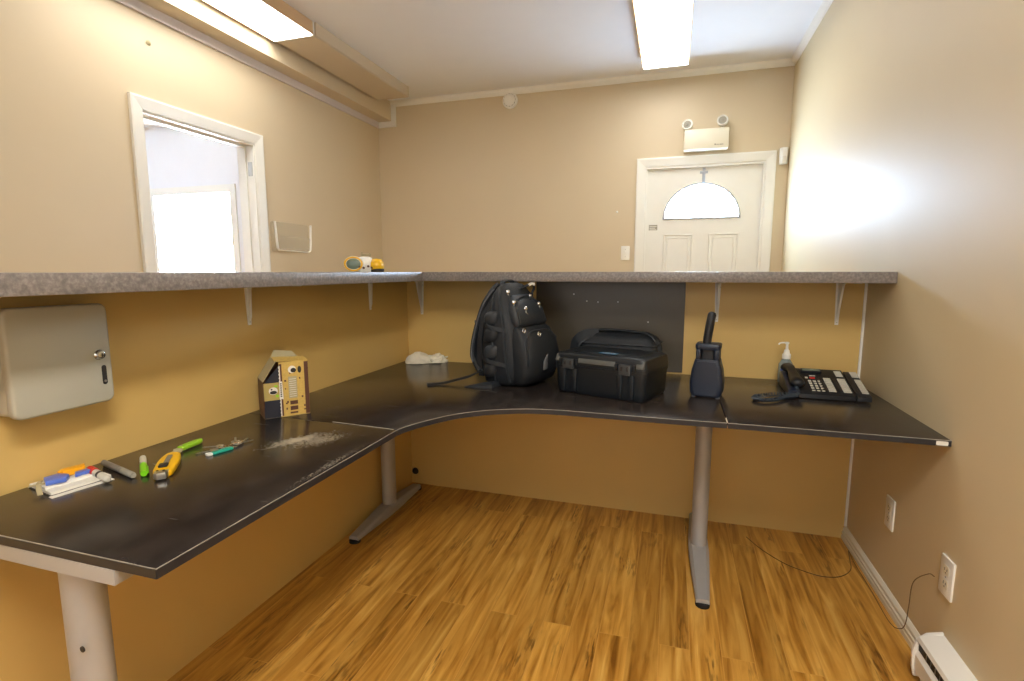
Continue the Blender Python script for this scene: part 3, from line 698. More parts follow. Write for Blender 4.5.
# ============================================================ HARD CASE AND THE BAG BEHIND IT
ang = math.degrees(math.atan2(1.965-2.093, -.078+.449))
t = thing('hard_case', 'black hard plastic equipment case with front latches on the desk', 'case', (-.2285, 2.152, ZT+.0015), R(ang))
hw, hd, H1, H2 = .199, .127, .114, .163
def tub(bm, z0, z1, k0, k1, r=.022):
    loft(bm, [[(x, y, z0) for x, y in rrect(-hw*k0, hw*k0, -hd*k0, hd*k0, r)], [(x, y, z1) for x, y in rrect(-hw*k1, hw*k1, -hd*k1, hd*k1, r)]])
bm = new(); loft(bm, [[(x, y, z) for x, y in rrect(-hw*k, hw*k, -hd*k, hd*k, .02)] for z, k in ((0, .93), (.006, .95), (.03, .965), (H1, .985))]); obj('case_base', bm, 'case_plastic', t)
bm = new(); loft(bm, [[(x, y, z) for x, y in rrect(-hw*k, hw*k, -hd*k, hd*k, .022)] for z, k in ((H1+.001, 1.0), (H1+.016, 1.0), (H1+.020, .99), (H2-.014, .985), (H2-.003, .965), (H2, .94))]); lid = obj('lid', bm, 'case_plastic', t)
bm = new(); loft(bm, [[(x, y, z) for x, y in rrect(-hw*k, hw*k, -hd*k, hd*k, .022)] for z, k in ((H1-.012, 1.0), (H1-.001, 1.0))]); obj('rim', bm, 'case_plastic', t)
for x in (-.155, -.105, .092, .14):      # moulded ribs on the front
    bm = new(); box(bm, x-.012, x+.012, -hd*1.03, -hd*.93, .008, H1-.012, .004); obj('rib', bm, 'case_plastic', t)
for x in (-.13, .116):                    # latches
    bm = new(); prism(bm, [(-hd-.001, H1-.014), (-hd-.009, H1-.012), (-hd-.011, H1+.010), (-hd-.006, H1+.026), (-hd+.002, H1+.028), (-hd+.002, H1-.014)], x-.024, x+.024, 'x', .002); la = obj('latch', bm, 'greyblack', t)
    for s in (-1, 1):
        bm = new(); box(bm, x+s*.012-.004, x+s*.012+.004, -hd-.0125, -hd-.008, H1+.004, H1+.02, .001); obj('latch_notch', bm, 'ink', la)
    for s in (-1, 1):
        bm = new(); box(bm, x+s*.036-.006, x+s*.036+.006, -hd-.010, -hd+.004, H1+.002, H1+.028, .003); obj('latch_lug', bm, 'case_plastic', t)
for x0, x1 in ((-.190, -.172), (-.086, .074), (.160, .190)):
    bm = new(); prism(bm, [(-hd-.006, H1+.016), (-hd-.006, H1+.022), (-hd+.008, H2-.006), (-hd+.012, H2-.006), (-hd+.012, H1+.016)], x0, x1, 'x', .001); obj('lid_lip', bm, 'lip_grey', t)
bm = new(); prism(bm, rrect(-.03, .045, -.016, .016, .004, 3), H2+.002, H2+.0028, 'z', mtx=T((.0, -.045, 0))); lb = obj('lid_badge', bm, 'bluelabel', t, smooth=0); lb['label'] = 'small blue badge'
bm = new()
for i in range(5): box(bm, -.02+i*.012, -.012+i*.012, -.052, -.040, H2+.0028, H2+.0032)
obj('badge_mark', bm, 'lead', lb, smooth=0)
bm = new(); prism(bm, rrect(-.15, .15, -.07, .09, .02), H2, H2+.002, 'z', .001); obj('lid_ridge', bm, 'case_plastic', t)

t = thing('shoulder_bag', 'soft black zipped bag with a carry strap behind the hard case', 'bag', (-.225, 2.468, ZT), R(-8))
bm = new()
loft(bm, [bulge([(x, y, z) for x, y in rrect(-w, w, -d, d, .045, 6)], 9, .008) for z, w, d in ((0, .165, .085), (.02, .18, .1), (.09, .188, .104), (.15, .182, .1), (.19, .165, .09), (.21, .135, .065), (.216, .09, .03))])
obj('bag_body', bm, 'fabric', t, 60)
bm = new(); sweep(bm, [Vector((x, y, .168)) for x, y in rrect(-.181, .181, -.099, .099, .045, 8)], .005, .004, 8, closed=True); obj('zip', bm, 'fabric2', t)
bm = new(); loft(bm, [bulge([(x, y-.105, z) for x, y in rrect(-w, w, -d, d, .012, 4)], 2, .01) for z, w, d in ((.03, .12, .012), (.05, .135, .022), (.12, .135, .024), (.15, .12, .012))]); obj('bag_pocket', bm, 'fabric2', t, 60)
bm = new(); sweep(bm, spline([(-.11, -.03, .205), (-.10, -.03, .222), (-.04, -.02, .226), (.06, -.02, .222), (.13, -.03, .216), (.17, -.04, .19), (.183, -.05, .14)]), .017, .004, 8, flat=True); obj('carry_strap', bm, 'fabric2', t)
bm = new(); sweep(bm, spline([(-.09, -.05, .214), (-.14, -.085, .205), (-.178, -.106, .175), (-.19, -.108, .13)]), [.02+.0014*min(i, 8) for i in range(19)], .004, 8, flat=True, up=(-.5, -1, .3)); obj('side_flap', bm, 'fabric2', t)
bm = new(); box(bm, -.008, .008, -.012, .012, -.012, .012, .003, mtx=T((.192, -.04, .13))); obj('strap_clip', bm, 'black_plastic', t)

# ============================================================ RADIO IN ITS HOLDER
t = thing('radio', 'dark blue tapered plastic radio unit with a thick black aerial rod', 'radio', (.1465, 2.19, ZT), R(-10))
def rr3(w, d, z, cx=0, r=.014): return [(x+cx, y, z) for x, y in rrect(-w, w, -d, d, r, 5)]
bm = new(); loft(bm, [rr3(w, d, z) for z, w, d in ((.004, .054, .046), (.02, .060, .052), (.06, .062, .054), (.11, .056, .048), (.15, .046, .040))]); obj('body', bm, 'navy', t)
bm = new()
ww, dd = .046, .040
for sx in (-1, 1):
    for sy in (-1, 1): box(bm, sx*.034-.009, sx*.034+.009, sy*.028-.009, sy*.028+.009, .148, .198, .004)
obj('post', bm, 'navy', t)
bm = new(); loft(bm, [rr3(w, d, z) for z, w, d in ((.190, .045, .039), (.196, .047, .041), (.208, .047, .041), (.213, .044, .038))]); obj('top_ring', bm, 'navy', t)
bm = new(); loft(bm, [rr3(.026, .026, z, r=.01) for z in (.145, .192)]); obj('inner_core', bm, 'black_plastic', t)
bm = new(); loft(bm, [rr3(w, .0025, z, r=.002) for z, w in ((.012, .04), (.06, .048), (.12, .042), (.145, .034))], mtx=T((0, -.051, 0))); obj('front_panel', bm, 'navy', t)
bm = new(); sweep(bm, [(-.008, 0, .21), (-.006, 0, .235), (.0, 0, .285), (.006, 0, .325), (.0065, 0, .333), (.007, 0, .337)], [.016, .0165, .0165, .016, .013, .006], None, 14, up=(0, 1, 0)); ro = obj('aerial', bm, 'black_plastic', t)
for x in (-.045, .045):
    for y in (-.036, .036):
        bm = new(); lathe(bm, [(.009, 0), (.009, .006)], 12, T((x, y, 0))); obj('foot', bm, 'strap_grey', t)

# ============================================================ DESK TELEPHONE
t = thing('telephone', 'black office telephone with rows of pale keys and a coiled cord', 'telephone', (.612, 2.37, ZT), R(-2)); t.scale = (.86, 1, .95)
# wedge housing: front edge low, back edge high
fw0, fw1, dy0, dy1 = -.135, .09, -.13, .115
def slope(y): return .022 + (y-dy0)/(dy1-dy0)*.062
bm = new(); prism(bm, [(dy0, 0.004), (dy0, .02), (dy0+.006, .024), (dy1-.004, .084), (dy1, .078), (dy1, .004)], fw0, fw1, 'x', .003); obj('base', bm, 'black_plastic', t)
bm = new(); prism(bm, [(dy0, .004), (dy0, .02), (dy0+.006, .024), (dy1-.012, .080), (dy1-.01, .004)], fw1+.003, .150, 'x', .003); ext = obj('key_module', bm, 'black_plastic', t)
tilt = math.degrees(math.atan2(.06, .235))
def onface(x, v): # v = distance up the sloping face
    y = dy0+.008 + v*cos(R(tilt)); return T((x, y, .0248 + v*sin(R(tilt)))) @ rot('X', tilt)
def key(x, v, w, h, m='keygrey', parent=None, name='key', d=.003):
    bm = new(); box(bm, -w/2, w/2, -h/2, h/2, 0, d, .0008, 1, mtx=onface(x, v)); return obj(name, bm, m, parent or t)
for r_ in range(4):
    for c in range(3): key(-.072+c*.02, .045+r_*.022, .013, .012, parent=t)
for c in range(3): key(-.072+c*.02, .022, .013, .007)
key(-.055, .143, .022, .012, 'red', name='message_lamp'); key(-.08, .143, .012, .012); key(-.052, .163, .026, .006)
for r_ in range(8): key(.005, .026+r_*.0165, .030, .0115)
key(-.022, .085, .018, .12, 'ink', name='key_label'); key(.038, .085, .018, .12, 'ink', name='key_label')
for r_ in range(8): key(.064, .026+r_*.0165, .032, .0115)
bm = new(); box(bm, -.045, .045, -.016, .016, 0, .010, .003, mtx=onface(-.05, .208)); dsp = obj('display', bm, 'black_plastic', t)
bm = new(); box(bm, -.038, .038, -.009, .009, .010, .0105, mtx=onface(-.05, .208)); obj('screen', bm, 'lens_grey', dsp, smooth=0)
for x in (.066, .132):
    for r_ in range(4): key(x, .176+r_*.014, .030, .011, parent=t if x < .1 else ext)
for r_ in range(8): key(.132, .026+r_*.0165, .026, .0115, parent=ext)
key(.101, .1, .02, .15, 'ink', name='key_label', parent=ext)
# handset lying on its cradle at the left side
bm = new()
hp = [(-.150, .10, .082), (-.148, .088, .090), (-.144, .05, .092), (-.142, .0, .080), (-.140, -.05, .066), (-.138, -.09, .056), (-.137, -.105, .045)]
sp = spline(hp, 5)
wd = [.016, .028, .033, .034, .034, .028, .026, .024, .023, .022, .021, .021, .020, .020, .020, .021, .022, .024, .025, .026, .028, .029, .030, .031, .031, .031, .030, .028, .024, .018, .010]
ht = [.008, .016, .02, .021, .021, .02, .018, .016, .015, .014, .014, .013, .013, .013, .013, .013, .014, .015, .016, .017, .018, .019, .02, .021, .021, .021, .02, .018, .015, .011, .006]
sweep(bm, sp, wd[:len(sp)], ht[:len(sp)], 14, flat=False); hs = obj('handset', bm, 'black_plastic', t, 60)
bm = new(); prism(bm, [(-.125, .004), (-.125, .03), (-.10, .036), (.0, .056), (.09, .072), (.108, .07), (.108, .004)], -.18, -.131, 'x', .004); obj('cradle', bm, 'navy', t)
pts = []
cl = spline([(-.142, -.10, .040), (-.145, -.128, .014), (-.19, -.13, .012), (-.26, -.15, .012), (-.325, -.20, .012), (-.335, -.235, .012), (-.30, -.255, .012), (-.245, -.225, .012), (-.20, -.175, .012), (-.165, -.15, .012), (-.15, -.135, .012)], 24)
for i, p in enumerate(cl):
    a = i*2*pi/4.0; d = (cl[min(i+1, len(cl)-1)]-cl[max(i-1, 0)]).normalized(); s_ = d.cross(Vector((0, 0, 1))).normalized(); u = s_.cross(d)
    pts.append(p + s_*.0075*cos(a) + u*.0075*sin(a))
bm = new(); sweep(bm, pts, .0030, .0030, 6); obj('cord', bm, 'cordblue', t, 60)

t = thing('pump_bottle', 'clear hand sanitizer bottle with a white pump behind the telephone', 'bottle', (.496, 2.552, ZT), R(20))
bm = new(); lathe(bm, [(.026, 0), (.03, .004), (.031, .05), (.029, .085), (.018, .104), (.012, .108)], 28); obj('bottle', bm, 'soap', t)
bm = new(); lathe(bm, [(.0165, .108), (.018, .110), (.018, .128), (.013, .134)], 20); obj('collar', bm, 'white_plastic', t)
bm = new(); lathe(bm, [(.013, .132), (.011, .147), (.006, .152), (.0052, .174), (.0075, .175), (.0085, .182), (.006, .184)], 16); obj('pump', bm, 'white_plastic', t)
bm = new(); sweep(bm, spline([(0, 0, .180), (-.02, 0, .181), (-.035, 0, .178), (-.038, 0, .172)], 4), .0042, .0036, 8); obj('spout', bm, 'white_plastic', t)
bm = new(); n = 16
loft(bm, [[(r*cos(a), r*sin(a), z) for r in (.0314,) for a in [R(200 + 130*i/n) for i in range(n+1)]] + [(r*cos(a), r*sin(a), z) for r in (.030,) for a in [R(330 - 130*i/n) for i in range(n+1)]] for z in (.02, .075)]); obj('bottle_label', bm, 'blue', t)

# ============================================================ CARTON, CLOTH, SMALL THINGS ON THE LEFT WING
ca = math.degrees(math.atan2(1.507-1.392, -1.205+1.297))
t = thing('coffee_carton', 'torn-open coffee carton with gold and brown print on the desk', 'carton', (-1.297, 1.392, ZT), R(ca))
CW, CD, CH, CL = .147, .102, .19, .128; CX = .052
# local: x along the printed front, y depth (away), one shell of card open at the low left
bm = new(); th = .0012
def card(bm, quad, d=(0, 0, 0)):
    n_ = (Vector(quad[1])-Vector(quad[0])).cross(Vector(quad[2])-Vector(quad[0])).normalized()*th
    a = [bm.verts.new(Vector(p)) for p in quad]; b = [bm.verts.new(Vector(p)-n_) for p in quad]; k = len(quad)
    bm.faces.new(a); bm.faces.new(b[::-1])
    for i in range(k): bm.faces.new((a[i], b[i], b[(i+1) % k], a[(i+1) % k]))
bm = new(); card(bm, [(CX, 0, 0), (CW, 0, 0), (CW, 0, CH), (CX, 0, CH)]); f1 = obj('printed_front', bm, 'gold', t, smooth=0)
bm = new(); card(bm, [(0, 0, 0), (CX, 0, 0), (CX, 0, CL+.05), (.008, 0, CL)]); f2 = obj('front_flap', bm, 'navyprint', t, smooth=0)
bm = new(); card(bm, [(0, CD, 0), (0, 0, 0), (0.0, 0, CL), (0, CD, CL)]); obj('side_panel', bm, 'brown', t, smooth=0)
bm = new(); card(bm, [(CW, 0, 0), (CW, CD, 0), (CW, CD, CH), (CW, 0, CH)]); obj('side_panel', bm, 'brown', t, smooth=0)
bm = new(); card(bm, [(CW, CD, 0), (0, CD, 0), (0, CD, CL), (CX-.005, CD, CH), (CW, CD, CH)]); obj('back_panel', bm, 'brown', t, smooth=0)
bm = new(); card(bm, [(0, 0, .0015), (CW, 0, .0015), (CW, CD, .0015), (0, CD, .0015)]); obj('bottom_panel', bm, 'kraft', t, smooth=0)
bm = new(); card(bm, [(0.0, -.002, CL), (CX-.008, -.002, CH+.006), (CX-.008, CD, CH+.006), (0.0, CD, CL)]); obj('sloping_flap', bm, 'kraft', t, smooth=0)
bm = new(); card(bm, [(CX-.012, 0, CH+.004), (CW, 0, CH), (CW, CD*.55, CH+.006), (CX-.012, CD*.55, CH+.012)]); obj('top_flap', bm, 'gold', t, smooth=0)
bm = new(); card(bm, [(CX-.016, CD*.5, CH+.010), (CW-.02, CD*.56, CH+.006), (CW-.03, CD, CH+.022), (CX+.005, CD, CH+.03)]); obj('top_flap', bm, 'kraft', t, smooth=0)
def decal(bm, x0, x1, z0, z1, y=-.0006): box(bm, x0, x1, y, y+.0006, z0, z1)
bm = new(); decal(bm, CX+.001, CX+.009, .004, CH-.006); decal(bm, CW-.014, CW-.001, .002, CH-.004)
for i in range(26): decal(bm, CX+.012+random.random()*.064, 0, 0, 0) if False else None
obj('brown_border', bm, 'brown', f1, smooth=0)
bm = new(); decal(bm, CX+.028, CX+.056, .062, .138); obj('text_block', bm, 'kraft', f1, smooth=0)
bm = new()
for i in range(9): decal(bm, CX+.031, CX+.053, .068+i*.0075, .0695+i*.0075, -.0010)
obj('text_lines', bm, 'paper', f1, smooth=0)
bm = new(); decal(bm, CX+.031, CX+.056, .040, .053); decal(bm, CX+.031, CX+.056, .020, .034)
decal(bm, CX+.03, CX+.055, .008, .014)
for i in range(22):
    x = CX+.013+random.random()*.064; z = .008+random.random()*.17
    if CX+.022 < x < CX+.06 and .015 < z < .14: continue
    decal(bm, x, x+.003+random.random()*.004, z, z+.003+random.random()*.005)
obj('brown_print', bm, 'brown', f1, smooth=0)
bm = new(); prism(bm, [(CX+.042+.013*cos(a), .162+.013*sin(a)) for a in (2*pi*i/20 for i in range(20))], -.0010, -.0004, 'y'); obj('cup_picture', bm, 'paper', f1, smooth=0)
bm = new(); prism(bm, [(CX+.046+.009*cos(a), .159+.008*sin(a)) for a in (2*pi*i/20 for i in range(20))], -.0015, -.0010, 'y'); prism(bm, [(CX+.066+.006*cos(a), .160+.012*sin(a)) for a in (2*pi*i/20 for i in range(20))], -.0015, -.0004, 'y'); obj('coffee_picture', bm, 'ink', f1, smooth=0)
bm = new(); decal(bm, .002, CX-.001, .062, .122, -.0007); obj('tan_band', bm, 'tanprint', f2, smooth=0)
bm = new(); prism(bm, [(.031+.014*cos(a), .094+.013*sin(a)) for a in (2*pi*i/20 for i in range(20))], -.0014, -.0008, 'y'); em = obj('round_emblem', bm, 'paper', f2, smooth=0)
bm = new(); prism(bm, [(.031+.011*cos(a), .089+.006*sin(a)) for a in (2*pi*i/16 for i in range(16))], -.002, -.0014, 'y'); prism(bm, [(.026+.003*cos(a), .100+.003*sin(a)) for a in (2*pi*i/10 for i in range(10))], -.002, -.0014, 'y'); obj('emblem_mark', bm, 'ink', em, smooth=0)
bm = new(); prism(bm, [(.040+.006*cos(a), .110+.004*sin(a)) for a in (2*pi*i/12 for i in range(12))], -.0012, -.0008, 'y'); prism(bm, [(.043+.006*cos(a), .076+.005*sin(a)) for a in (2*pi*i/12 for i in range(12))], -.0012, -.0008, 'y'); obj('leaf_mark', bm, 'lime', f2, smooth=0)
bm = new(); zig = [(CX-.002+(.003 if i % 2 else 0), .004+i*.006) for i in range(30)]
prism(bm, [(CX+.003, .004)] + [(CX+.003, .178)] + zig[::-1], -.0016, -.0004, 'y'); obj('torn_edge', bm, 'paper', f1, smooth=0)
bm = new(); prism(bm, [(CX-.002, .066), (CX+.010, .062), (CX+.008, .124), (CX-.001, .124)], -.0022, -.0016, 'y'); rb = obj('name_strip', bm, 'paper', f1, smooth=0)
bm = new()
for i in range(7): box(bm, CX+.001, CX+.006, -.0026, -.0022, .071+i*.0072, .0755+i*.0072)
obj('strip_lettering', bm, 'ink', rb, smooth=0)

# crumpled cloth
t = thing('cloth', 'crumpled white cloth in the corner of the desk', 'cloth', (-1.305, 2.545, ZT), R(35))
bm = new(); bmesh.ops.create_icosphere(bm, subdivisions=5, radius=1)
from mathutils import noise
for v in bm.verts:
    p = v.co.copy(); n1 = noise.noise(p*2.2); n2 = noise.noise(p*5+Vector((3, 1, 7))); fold = abs(noise.noise(p*3.1+Vector((9, 2, 4))))
    k = 1+.08*n1+.03*n2-.08*fold
    x = p.x*.078*k; y = p.y*.05*k; z = max(p.z, -.05)*.058*k*(1-.35*max(0, p.x))
    v.co = (x, y, z + .004)
obj('folded_body', bm, 'cloth', t, 180)
bm = new(); bmesh.ops.create_icosphere(bm, subdivisions=5, radius=1)
for v in bm.verts:
    p = v.co.copy(); fold = noise.noise(Vector((p.x*2, p.y*4.5, p.z*4.5))); f2_ = abs(noise.noise(p*6+Vector((1, 5, 2))))
    k = 1+.45*fold-.3*f2_
    v.co = (.085+p.x*.065*k, -.012+p.y*.036*k, max(p.z, -.05)*.042*k+.003)
obj('bunched_end', bm, 'cloth', t, 180)

# notebook, sheet and packet
pa = math.degrees(math.atan2(.857-.752, -1.269+1.289))
t = thing('notebook', 'dark-backed white notepad lying against the left partition', 'notebook', (-1.338, .825, ZT), R(pa))
bm = new(); prism(bm, rrect(-.062, .062, -.052, .060, .004, 3), 0, .002, 'z'); obj('cover', bm, 'ink', t, smooth=0)
bm = new(); prism(bm, rrect(-.060, .058, -.048, .058, .002, 3), .002, .008, 'z'); obj('pages', bm, 'paper', t, smooth=0)
bm = new(); prism(bm, rrect(-.066, .056, -.066, -.051, .001, 2), 0.0002, .0018, 'z'); tag(obj('paper_slip', bm, 'paper', None, 0), 'white paper slip along the front of the dark-backed notepad', 'paper')
ps = bpy.data.objects['paper_slip']; ps.location = t.location; ps.rotation_euler = t.rotation_euler
t = thing('plastic_packet', 'clear plastic packet printed blue and orange lying on the notepad', 'packet', (-1.345, .822, ZT+.0081), R(pa))
bm = new()
rings = []
for i in range(9):
    x = -.055+.1*i/8; rings.append([(x, -.026+.003*sin(i*2.), .0002), (x, .034+.004*sin(i*1.3), .0002), (x, .03, .004+.002*sin(i*1.7)), (x, .0, .006+.003*sin(i*2.3)), (x, -.024, .004+.002*cos(i*1.1))])
loft(bm, rings); obj('film', bm, 'paper', t, 60)
def patch(name, m, poly, z0, z1):
    bm = new(); prism(bm, poly, z0, z1, 'z', .001); o = obj(name, bm, m, t); return o
patch('blue_print', 'blue', [(-.050, -.018), (-.016, -.028), (-.002, -.008), (-.010, .020), (-.040, .018)], .006, .0165)
patch('orange_print', 'orange', [(-.008, .006), (.036, .006), (.044, .028), (.002, .032), (-.012, .022)], .0065, .021)
patch('blue_print', 'blue', [(.006, -.016), (.038, -.014), (.042, .004), (.014, .004)], .006, .014)
bm = new(); sweep(bm, spline([(-.042, .03, .006), (-.055, .005, .008), (-.064, -.02, .005), (-.07, -.042, -.002)], 4), .005, .0012, 8, flat=True); sweep(bm, spline([(-.07, .012, .006), (-.055, 0, .0085), (-.03, -.012, .008)], 4), .005, .0012, 8, flat=True); obj('tape_tie', bm, 'kraft', t)

def pen(name, label, cat, a, b, r, zc, parts, z2=None):
    a = Vector((*a, zc)); b = Vector((*b, z2 if z2 is not None else zc)); d = b-a; Ln = d.length
    t = thing(name, label, cat, (*a.xy, ZT)); q = Vector((0, 0, 1)).rotation_difference(d.normalized()).to_matrix().to_4x4()
    m0 = T((0, 0, a.z-ZT)) @ q
    for pn, m, prof in parts:
        bm = new(); lathe(bm, [(rr*r, zz*Ln) for rr, zz in prof], 20, m0); obj(pn, bm, m, t)
    return t
pen('marker', 'pale grey marker with a red cap beside the notepad', 'marker', (-1.343, .868), (-1.252, .846), .0085, ZT+.0165, [('cap', 'red', [(.5, -.02), (1.05, 0), (1.1, .06), (1.1, .30), (1.0, .31)]), ('barrel', 'keygrey', [(.95, .31), (.98, .4), (.98, .93), (.85, .97), (.5, 1)]), ('barrel_print', 'ink', [(1.0, .5), (1.0, .6)])], ZT+.0095)
pen('pen', 'long dark grey pen lying past the notepad', 'pen', (-1.385, .928), (-1.224, .885), .0075, ZT+.0078, [('cap', 'greypen', [(.7, 0), (.95, .02), (1, .3), (1, .55), (.95, .56)]), ('barrel', 'greypen', [(.9, .56), (1, .58), (1, .66)]), ('end', 'print_grey', [(1, .66), (1, .96), (.8, 1)])])
pen('highlighter', 'short marker with a white body and bright green cap', 'marker', (-1.32, .983), (-1.210, .9), .008, ZT+.0082, [('barrel', 'keygrey', [(.6, 0), (.9, .02), (.95, .1), (.95, .48)]), ('cap', 'green', [(1, .48), (1.02, .5), (1.0, .92), (.85, 1)]), ])
hl = bpy.data.objects['highlighter']
bm = new(); d_ = (Vector((-1.210, .9, 0))-Vector((-1.32, .983, 0))); box(bm, .6*d_.length,   .95*d_.length, .006, .010, .005, .010, .001, mtx=rot('Z', math.degrees(math.atan2(d_.y, d_.x)))); obj('clip', bm, 'green', hl)

ka = math.degrees(math.atan2(.893-1.021, -1.151+1.262))
t = thing('utility_knife', 'yellow utility knife with a black slider', 'knife', (-1.206, .957, ZT), R(ka))
def outline(pts): return [tuple(v[:2]) for v in spline([(x, y, 0) for x, y in pts + [pts[0]]], 5)][:-1]
bm = new(); prism(bm, outline([(-.085, .004), (-.07, .02), (-.02, .025), (.03, .023), (.064, .017), (.062, -.016), (.02, -.022), (-.03, -.022), (-.07, -.015), (-.084, -.006)]), .0, .018, 'z', .005, 3); kb = obj('body', bm, 'yellow', t, 50)
bm = new(); prism(bm, rrect(-.055, .035, -.006, .006, .005, 4), .0178, .0192, 'z'); obj('track', bm, 'greypen', t, smooth=0)
bm = new(); prism(bm, rrect(.02, .045, -.011, .009, .004, 4), .0190, .024, 'z', .002); obj('slider', bm, 'ink', t)
bm = new(); prism(bm, [(.060, -.015), (.060, .016), (.085, .012), (.088, -.006), (.08, -.014)], .003, .0195, 'z', .003); obj('nose', bm, 'steelblade', t)
for x, y in ((.068, .006), (.066, -.008)):
    bm = new(); lathe(bm, [(.003, .019), (.003, .0205), (.001, .021)], 10, T((x, y, 0))); obj('screw', bm, 'ink', t)

t = thing('folding_tool', 'lime green handled folding tool beside the utility knife', 'tool', (-1.292, 1.088, ZT), R(93))
bm = new(); prism(bm, outline([(-.022, .008), (0, .011), (.035, .012), (.055, .004), (.052, -.004), (.03, -.009), (0, -.01), (-.02, -.009)]), .001, .014, 'z', .004, 3); obj('handle', bm, 'lime', t, 50)
bm = new(); prism(bm, [(-.02, .009), (-.02, -.009), (-.034, -.016), (-.05, -.014), (-.052, -.003), (-.036, .004), (-.032, .012)], .001, .009, 'z', .002); obj('jaw', bm, 'kraft', t)
bm = new(); lathe(bm, [(.004, .014), (.004, .0155), (.001, .016)], 12, T((-.016, 0, 0))); obj('rivet', bm, 'steelblade', t)

t = thing('key_ring', 'bunch of keys with a teal plastic tag', 'keys', (-1.178, 1.092, ZT), R(75))
bm = new(); prism(bm, rrect(-.022, .036, -.010, .010, .006, 4), .0005, .006, 'z', .0015); obj('key_tag', bm, 'teal', t)
bm = new(); prism(bm, rrect(-.036, -.021, -.010, .010, .006, 4), .0005, .0065, 'z', .0015); obj('tag_end', bm, 'white_plastic', t)
for i, (px, py, a, rr) in enumerate(((.046, .012, 0, .012), (.02, .022, 20, .009), (.066, .020, 0, .010))):
    bm = new(); torus(bm, rr, .0012, 20, 6, T((px, py, .004+i*.0022)) @ rot('X', 6)); obj('ring', bm, 'chrome', t)
def key_mesh(mtx):
    bm = new(); prism(bm, outline([(0, 0), (.006, .010), (.018, .010), (.022, .004), (.022, .0028), (.022, -.0028), (.018, -.010), (.006, -.010)]), 0, .002, 'z', mtx=mtx)
    prism(bm, [(.021, -.003), (.052, -.003), (.056, 0), (.052, .003), (.046, .003), (.044, .0012), (.041, .003), (.036, .0012), (.032, .003), (.021, .003)], 0, .0019, 'z', mtx=mtx); return bm
for x, y, a, z in ((.01, .024, 165, .0012), (.06, .022, 25, .0012), (.062, .03, 60, .0035), (.05, .02, -10, .0035), (.03, .03, 140, .0045)):
    obj('key', key_mesh(T((x, y, z)) @ rot('Z', a)), 'steelblade', t, smooth=0)

# ============================================================ KEY CABINET
t = thing('key_cabinet', 'grey metal key cabinet with a chrome lock on the left partition', 'key cabinet', (PX, .835, 1.026))
bm = new(); prism(bm, rrect(-.103, .103, -.118, .118, .014, 5), .0005, .052, 'x', .002); obj('body', bm, 'key_grey', t)
bm = new(); prism(bm, rrect(-.107, .107, -.122, .122, .018, 6), .054, .078, 'x', .006, 3); dr = obj('door', bm, 'key_grey', t)
mx = T((.078, .077, -.003)) @ rot('Y', 90)
bm = new(); lathe(bm, [(.0125, 0), (.0125, .003), (.0095, .006), (.0085, .011), (.006, .012)], 24, mx); lk = obj('lock', bm, 'chrome', dr)
bm = new(); box(bm, -.0045, .0045, -.0012, .0012, .0118, .0125, mtx=mx); obj('keyhole', bm, 'ink', lk, smooth=0)
bm = new(); prism(bm, rrect(.080, .091, -.078, -.030, .0054, 5), .0775, .0788, 'x'); sl = obj('label_slot', bm, 'ink', dr, smooth=0)
bm = new(); lathe(bm, [(.003, .0), (.003, .002), (.001, .0024)], 10, T((.0788, .0855, -.070)) @ rot('Y', 90)); obj('rivet', bm, 'steelblade', sl)

# ============================================================ ON THE SHELF CORNER
t = thing('headlamp', 'yellow and white headlamp with an oval grey lens on the left shelf', 'headlamp', (-1.475, 2.315, ST), R(32))
bm = new()
mx = T((-.056, -.012, .0395)) @ rot('Z', -12) @ rot('X', 90)
e = lambda a, b, z, n=28: [(a*cos(2*pi*i/n), b*sin(2*pi*i/n), z) for i in range(n)]
loft(bm, [e(.036, .030, -.05), e(.045, .036, -.03), e(.047, .037, .0), e(.046, .036, .012), e(.038, .029, .014), e(.037, .028, .008)], True, mx); obj('lamp_head', bm, 'yellow', t, 50)
bm = new(); loft(bm, [e(.037, .028, .009), e(.033, .024, .013), e(.018, .013, .016)], True, mx); obj('lens', bm, 'lens_grey', t)
bm = new(); loft(bm, [e(.047, .0375, .002), e(.0485, .039, .006), e(.047, .0375, .011)], True, mx); obj('lens_rim', bm, 'cream', t)
bm = new(); loft(bm, [bulge([(x, y*.9, z*.9+.006) for x, y in [(xx*k, yy*k) for xx, yy in rrect(-.042, .036, -.028, .028, .02, 5)]], 4, .03) for z, k in ((-.006, .85), (.01, 1), (.05, 1), (.07, .85), (.078, .5))]); obj('housing', bm, 'white_plastic', t, 60)
bm = new(); box(bm, -.022, .028, -.01, .01, .082, .090, .003); box(bm, -.020, -.013, -.008, .008, .07, .098, .002); box(bm, .018, .025, -.008, .008, .07, .094, .002); obj('bracket', bm, 'kraft', t)
bm = new(); lathe(bm, [(.02, 0), (.032, .006), (.038, .026), (.036, .046), (.024, .062), (.004, .067)], 22, T((.052, 0, .0))); obj('battery_pack', bm, 'yellow', t, 50)
bm = new(); lathe(bm, [(.033, .0), (.036, .008), (.035, .016)], 22, T((.054, 0, 0))); obj('pack_base', bm, 'ink', t)
bm = new()
for x, z in ((-.03, .02), (-.01, .014), (.012, .022), (.03, .015)): lathe(bm, [(.006, 0), (.006, .004), (.003, .005)], 10, T((x, -.026, z+.006)) @ rot('X', 90))
obj('button', bm, 'brown', t)

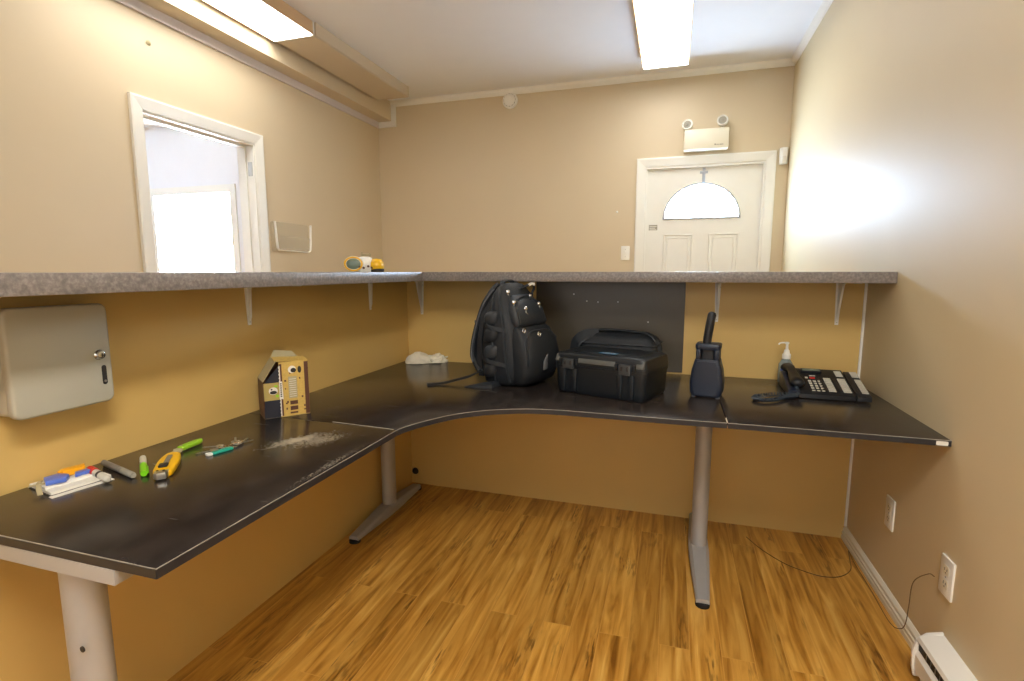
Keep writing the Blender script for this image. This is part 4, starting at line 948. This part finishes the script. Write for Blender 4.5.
# ============================================================ LOW RIGHT WALL
def outlet(y, z, label, grp=None):
    t = thing('wall_outlet', label, 'wall outlet', (XR, y, z)); mx = rot('Y', -90) @ rot('Z', 90) if False else Matrix(((0, 0, -1, 0), (-1, 0, 0, 0), (0, 1, 0, 0), (0, 0, 0, 1)))
    plate(t, .074, .118, .006, mx)
    for s in (-1, 1):
        bm = new(); prism(bm, rrect(-.017, .017, s*.021-.014, s*.021+.014, .008, 4), .006, .0075, 'z', .0006, 1, mx); f = obj('socket', bm, 'cream', t)
        bm = new()
        for a, b_, h in ((-.0065, 0, .009), (.0065, 0, .007)): box(bm, a-.0011, a+.0011, s*.021+.002-h/2, s*.021+.002+h/2, .0074, .0079, mtx=mx)
        lathe(bm, [(.0022, .0074), (.0022, .0079)], 10, mx @ T((0, s*.021-.008, 0))); obj('slot', bm, 'ink', f, smooth=0)
    bm = new(); lathe(bm, [(.0032, .006), (.003, .0072), (.001, .0076)], 10, mx); obj('screw', bm, 'steelblade', t)
    return t
outlet(2.168, .335, 'white wall outlet under the desk on the right wall')
outlet(1.742, .333, 'white wall outlet above the heater with a thin wire beside it')
t = thing('baseboard_heater', 'white electric baseboard heater at the foot of the right wall', 'heater', (XR, 1.3, 0))
bm = new(); prism(bm, [(0, .025), (-.058, .025), (-.066, .035), (-.068, .085), (-.060, .098), (-.03, .1), (-.03, .12), (-.058, .12), (-.066, .13), (-.062, .142), (-.04, .152), (0, .158)], -.7, .425, 'y'); obj('cover', bm, 'heater', t, smooth=25)
bm = new(); prism(bm, [(-.0005, .012), (-.066, .012), (-.072, .04), (-.074, .09), (-.064, .13), (-.04, .152), (-.0005, .163)], .425, .437, 'y', .002); obj('end_cap', bm, 'heater', t)
bm = new(); box(bm, -.06, -.0305, -.69, .424, .099, .121); obj('air_slot', bm, 'ink', t, smooth=0)
bm = new()
for i in range(40): box(bm, -.062, -.034, -.68+i*.027, -.679+i*.027, .1, .12)
obj('fins', bm, 'steelblade', t, smooth=0)
bm = new(); box(bm, -.05, -.001, -.7, .42, 0, .026); obj('foot_rail', bm, 'heater', t, smooth=0)
pts = spline([(XR-.012, 1.79, .305), (XR-.02, 1.81, .30), (XR-.035, 1.86, .24), (XR-.03, 1.885, .14), (XR-.028, 1.90, .07), (XR-.03, 1.93, .03), (XR-.035, 2.0, .006), (XR-.03, 2.2, .004), (XR-.028, 2.4, .004), (.785, 2.5, .004), (.768, 2.42, .004), (.745, 2.33, .004), (.69, 2.265, .004), (.62, 2.245, .004), (.55, 2.27, .004), (.49, 2.31, .004), (.42, 2.40, .004), (.37, 2.5, .004)], 8)
bm = new(); sweep(bm, pts, .0015, .0015, 6); tag(obj('wire', bm, 'wire'), 'thin loose wire along the baseboard and curling on the floor', 'wire')
bm = new(); lathe(bm, [(.018, 0), (.02, .004), (.016, .012), (.008, .016), (.001, .017)], 18, T((PX+.025, PY, .075)) @ rot('X', 90))
tag(obj('wall_bumper', bm, 'rubber'), 'small black round bumper low in the partition corner under the desk', 'bumper')
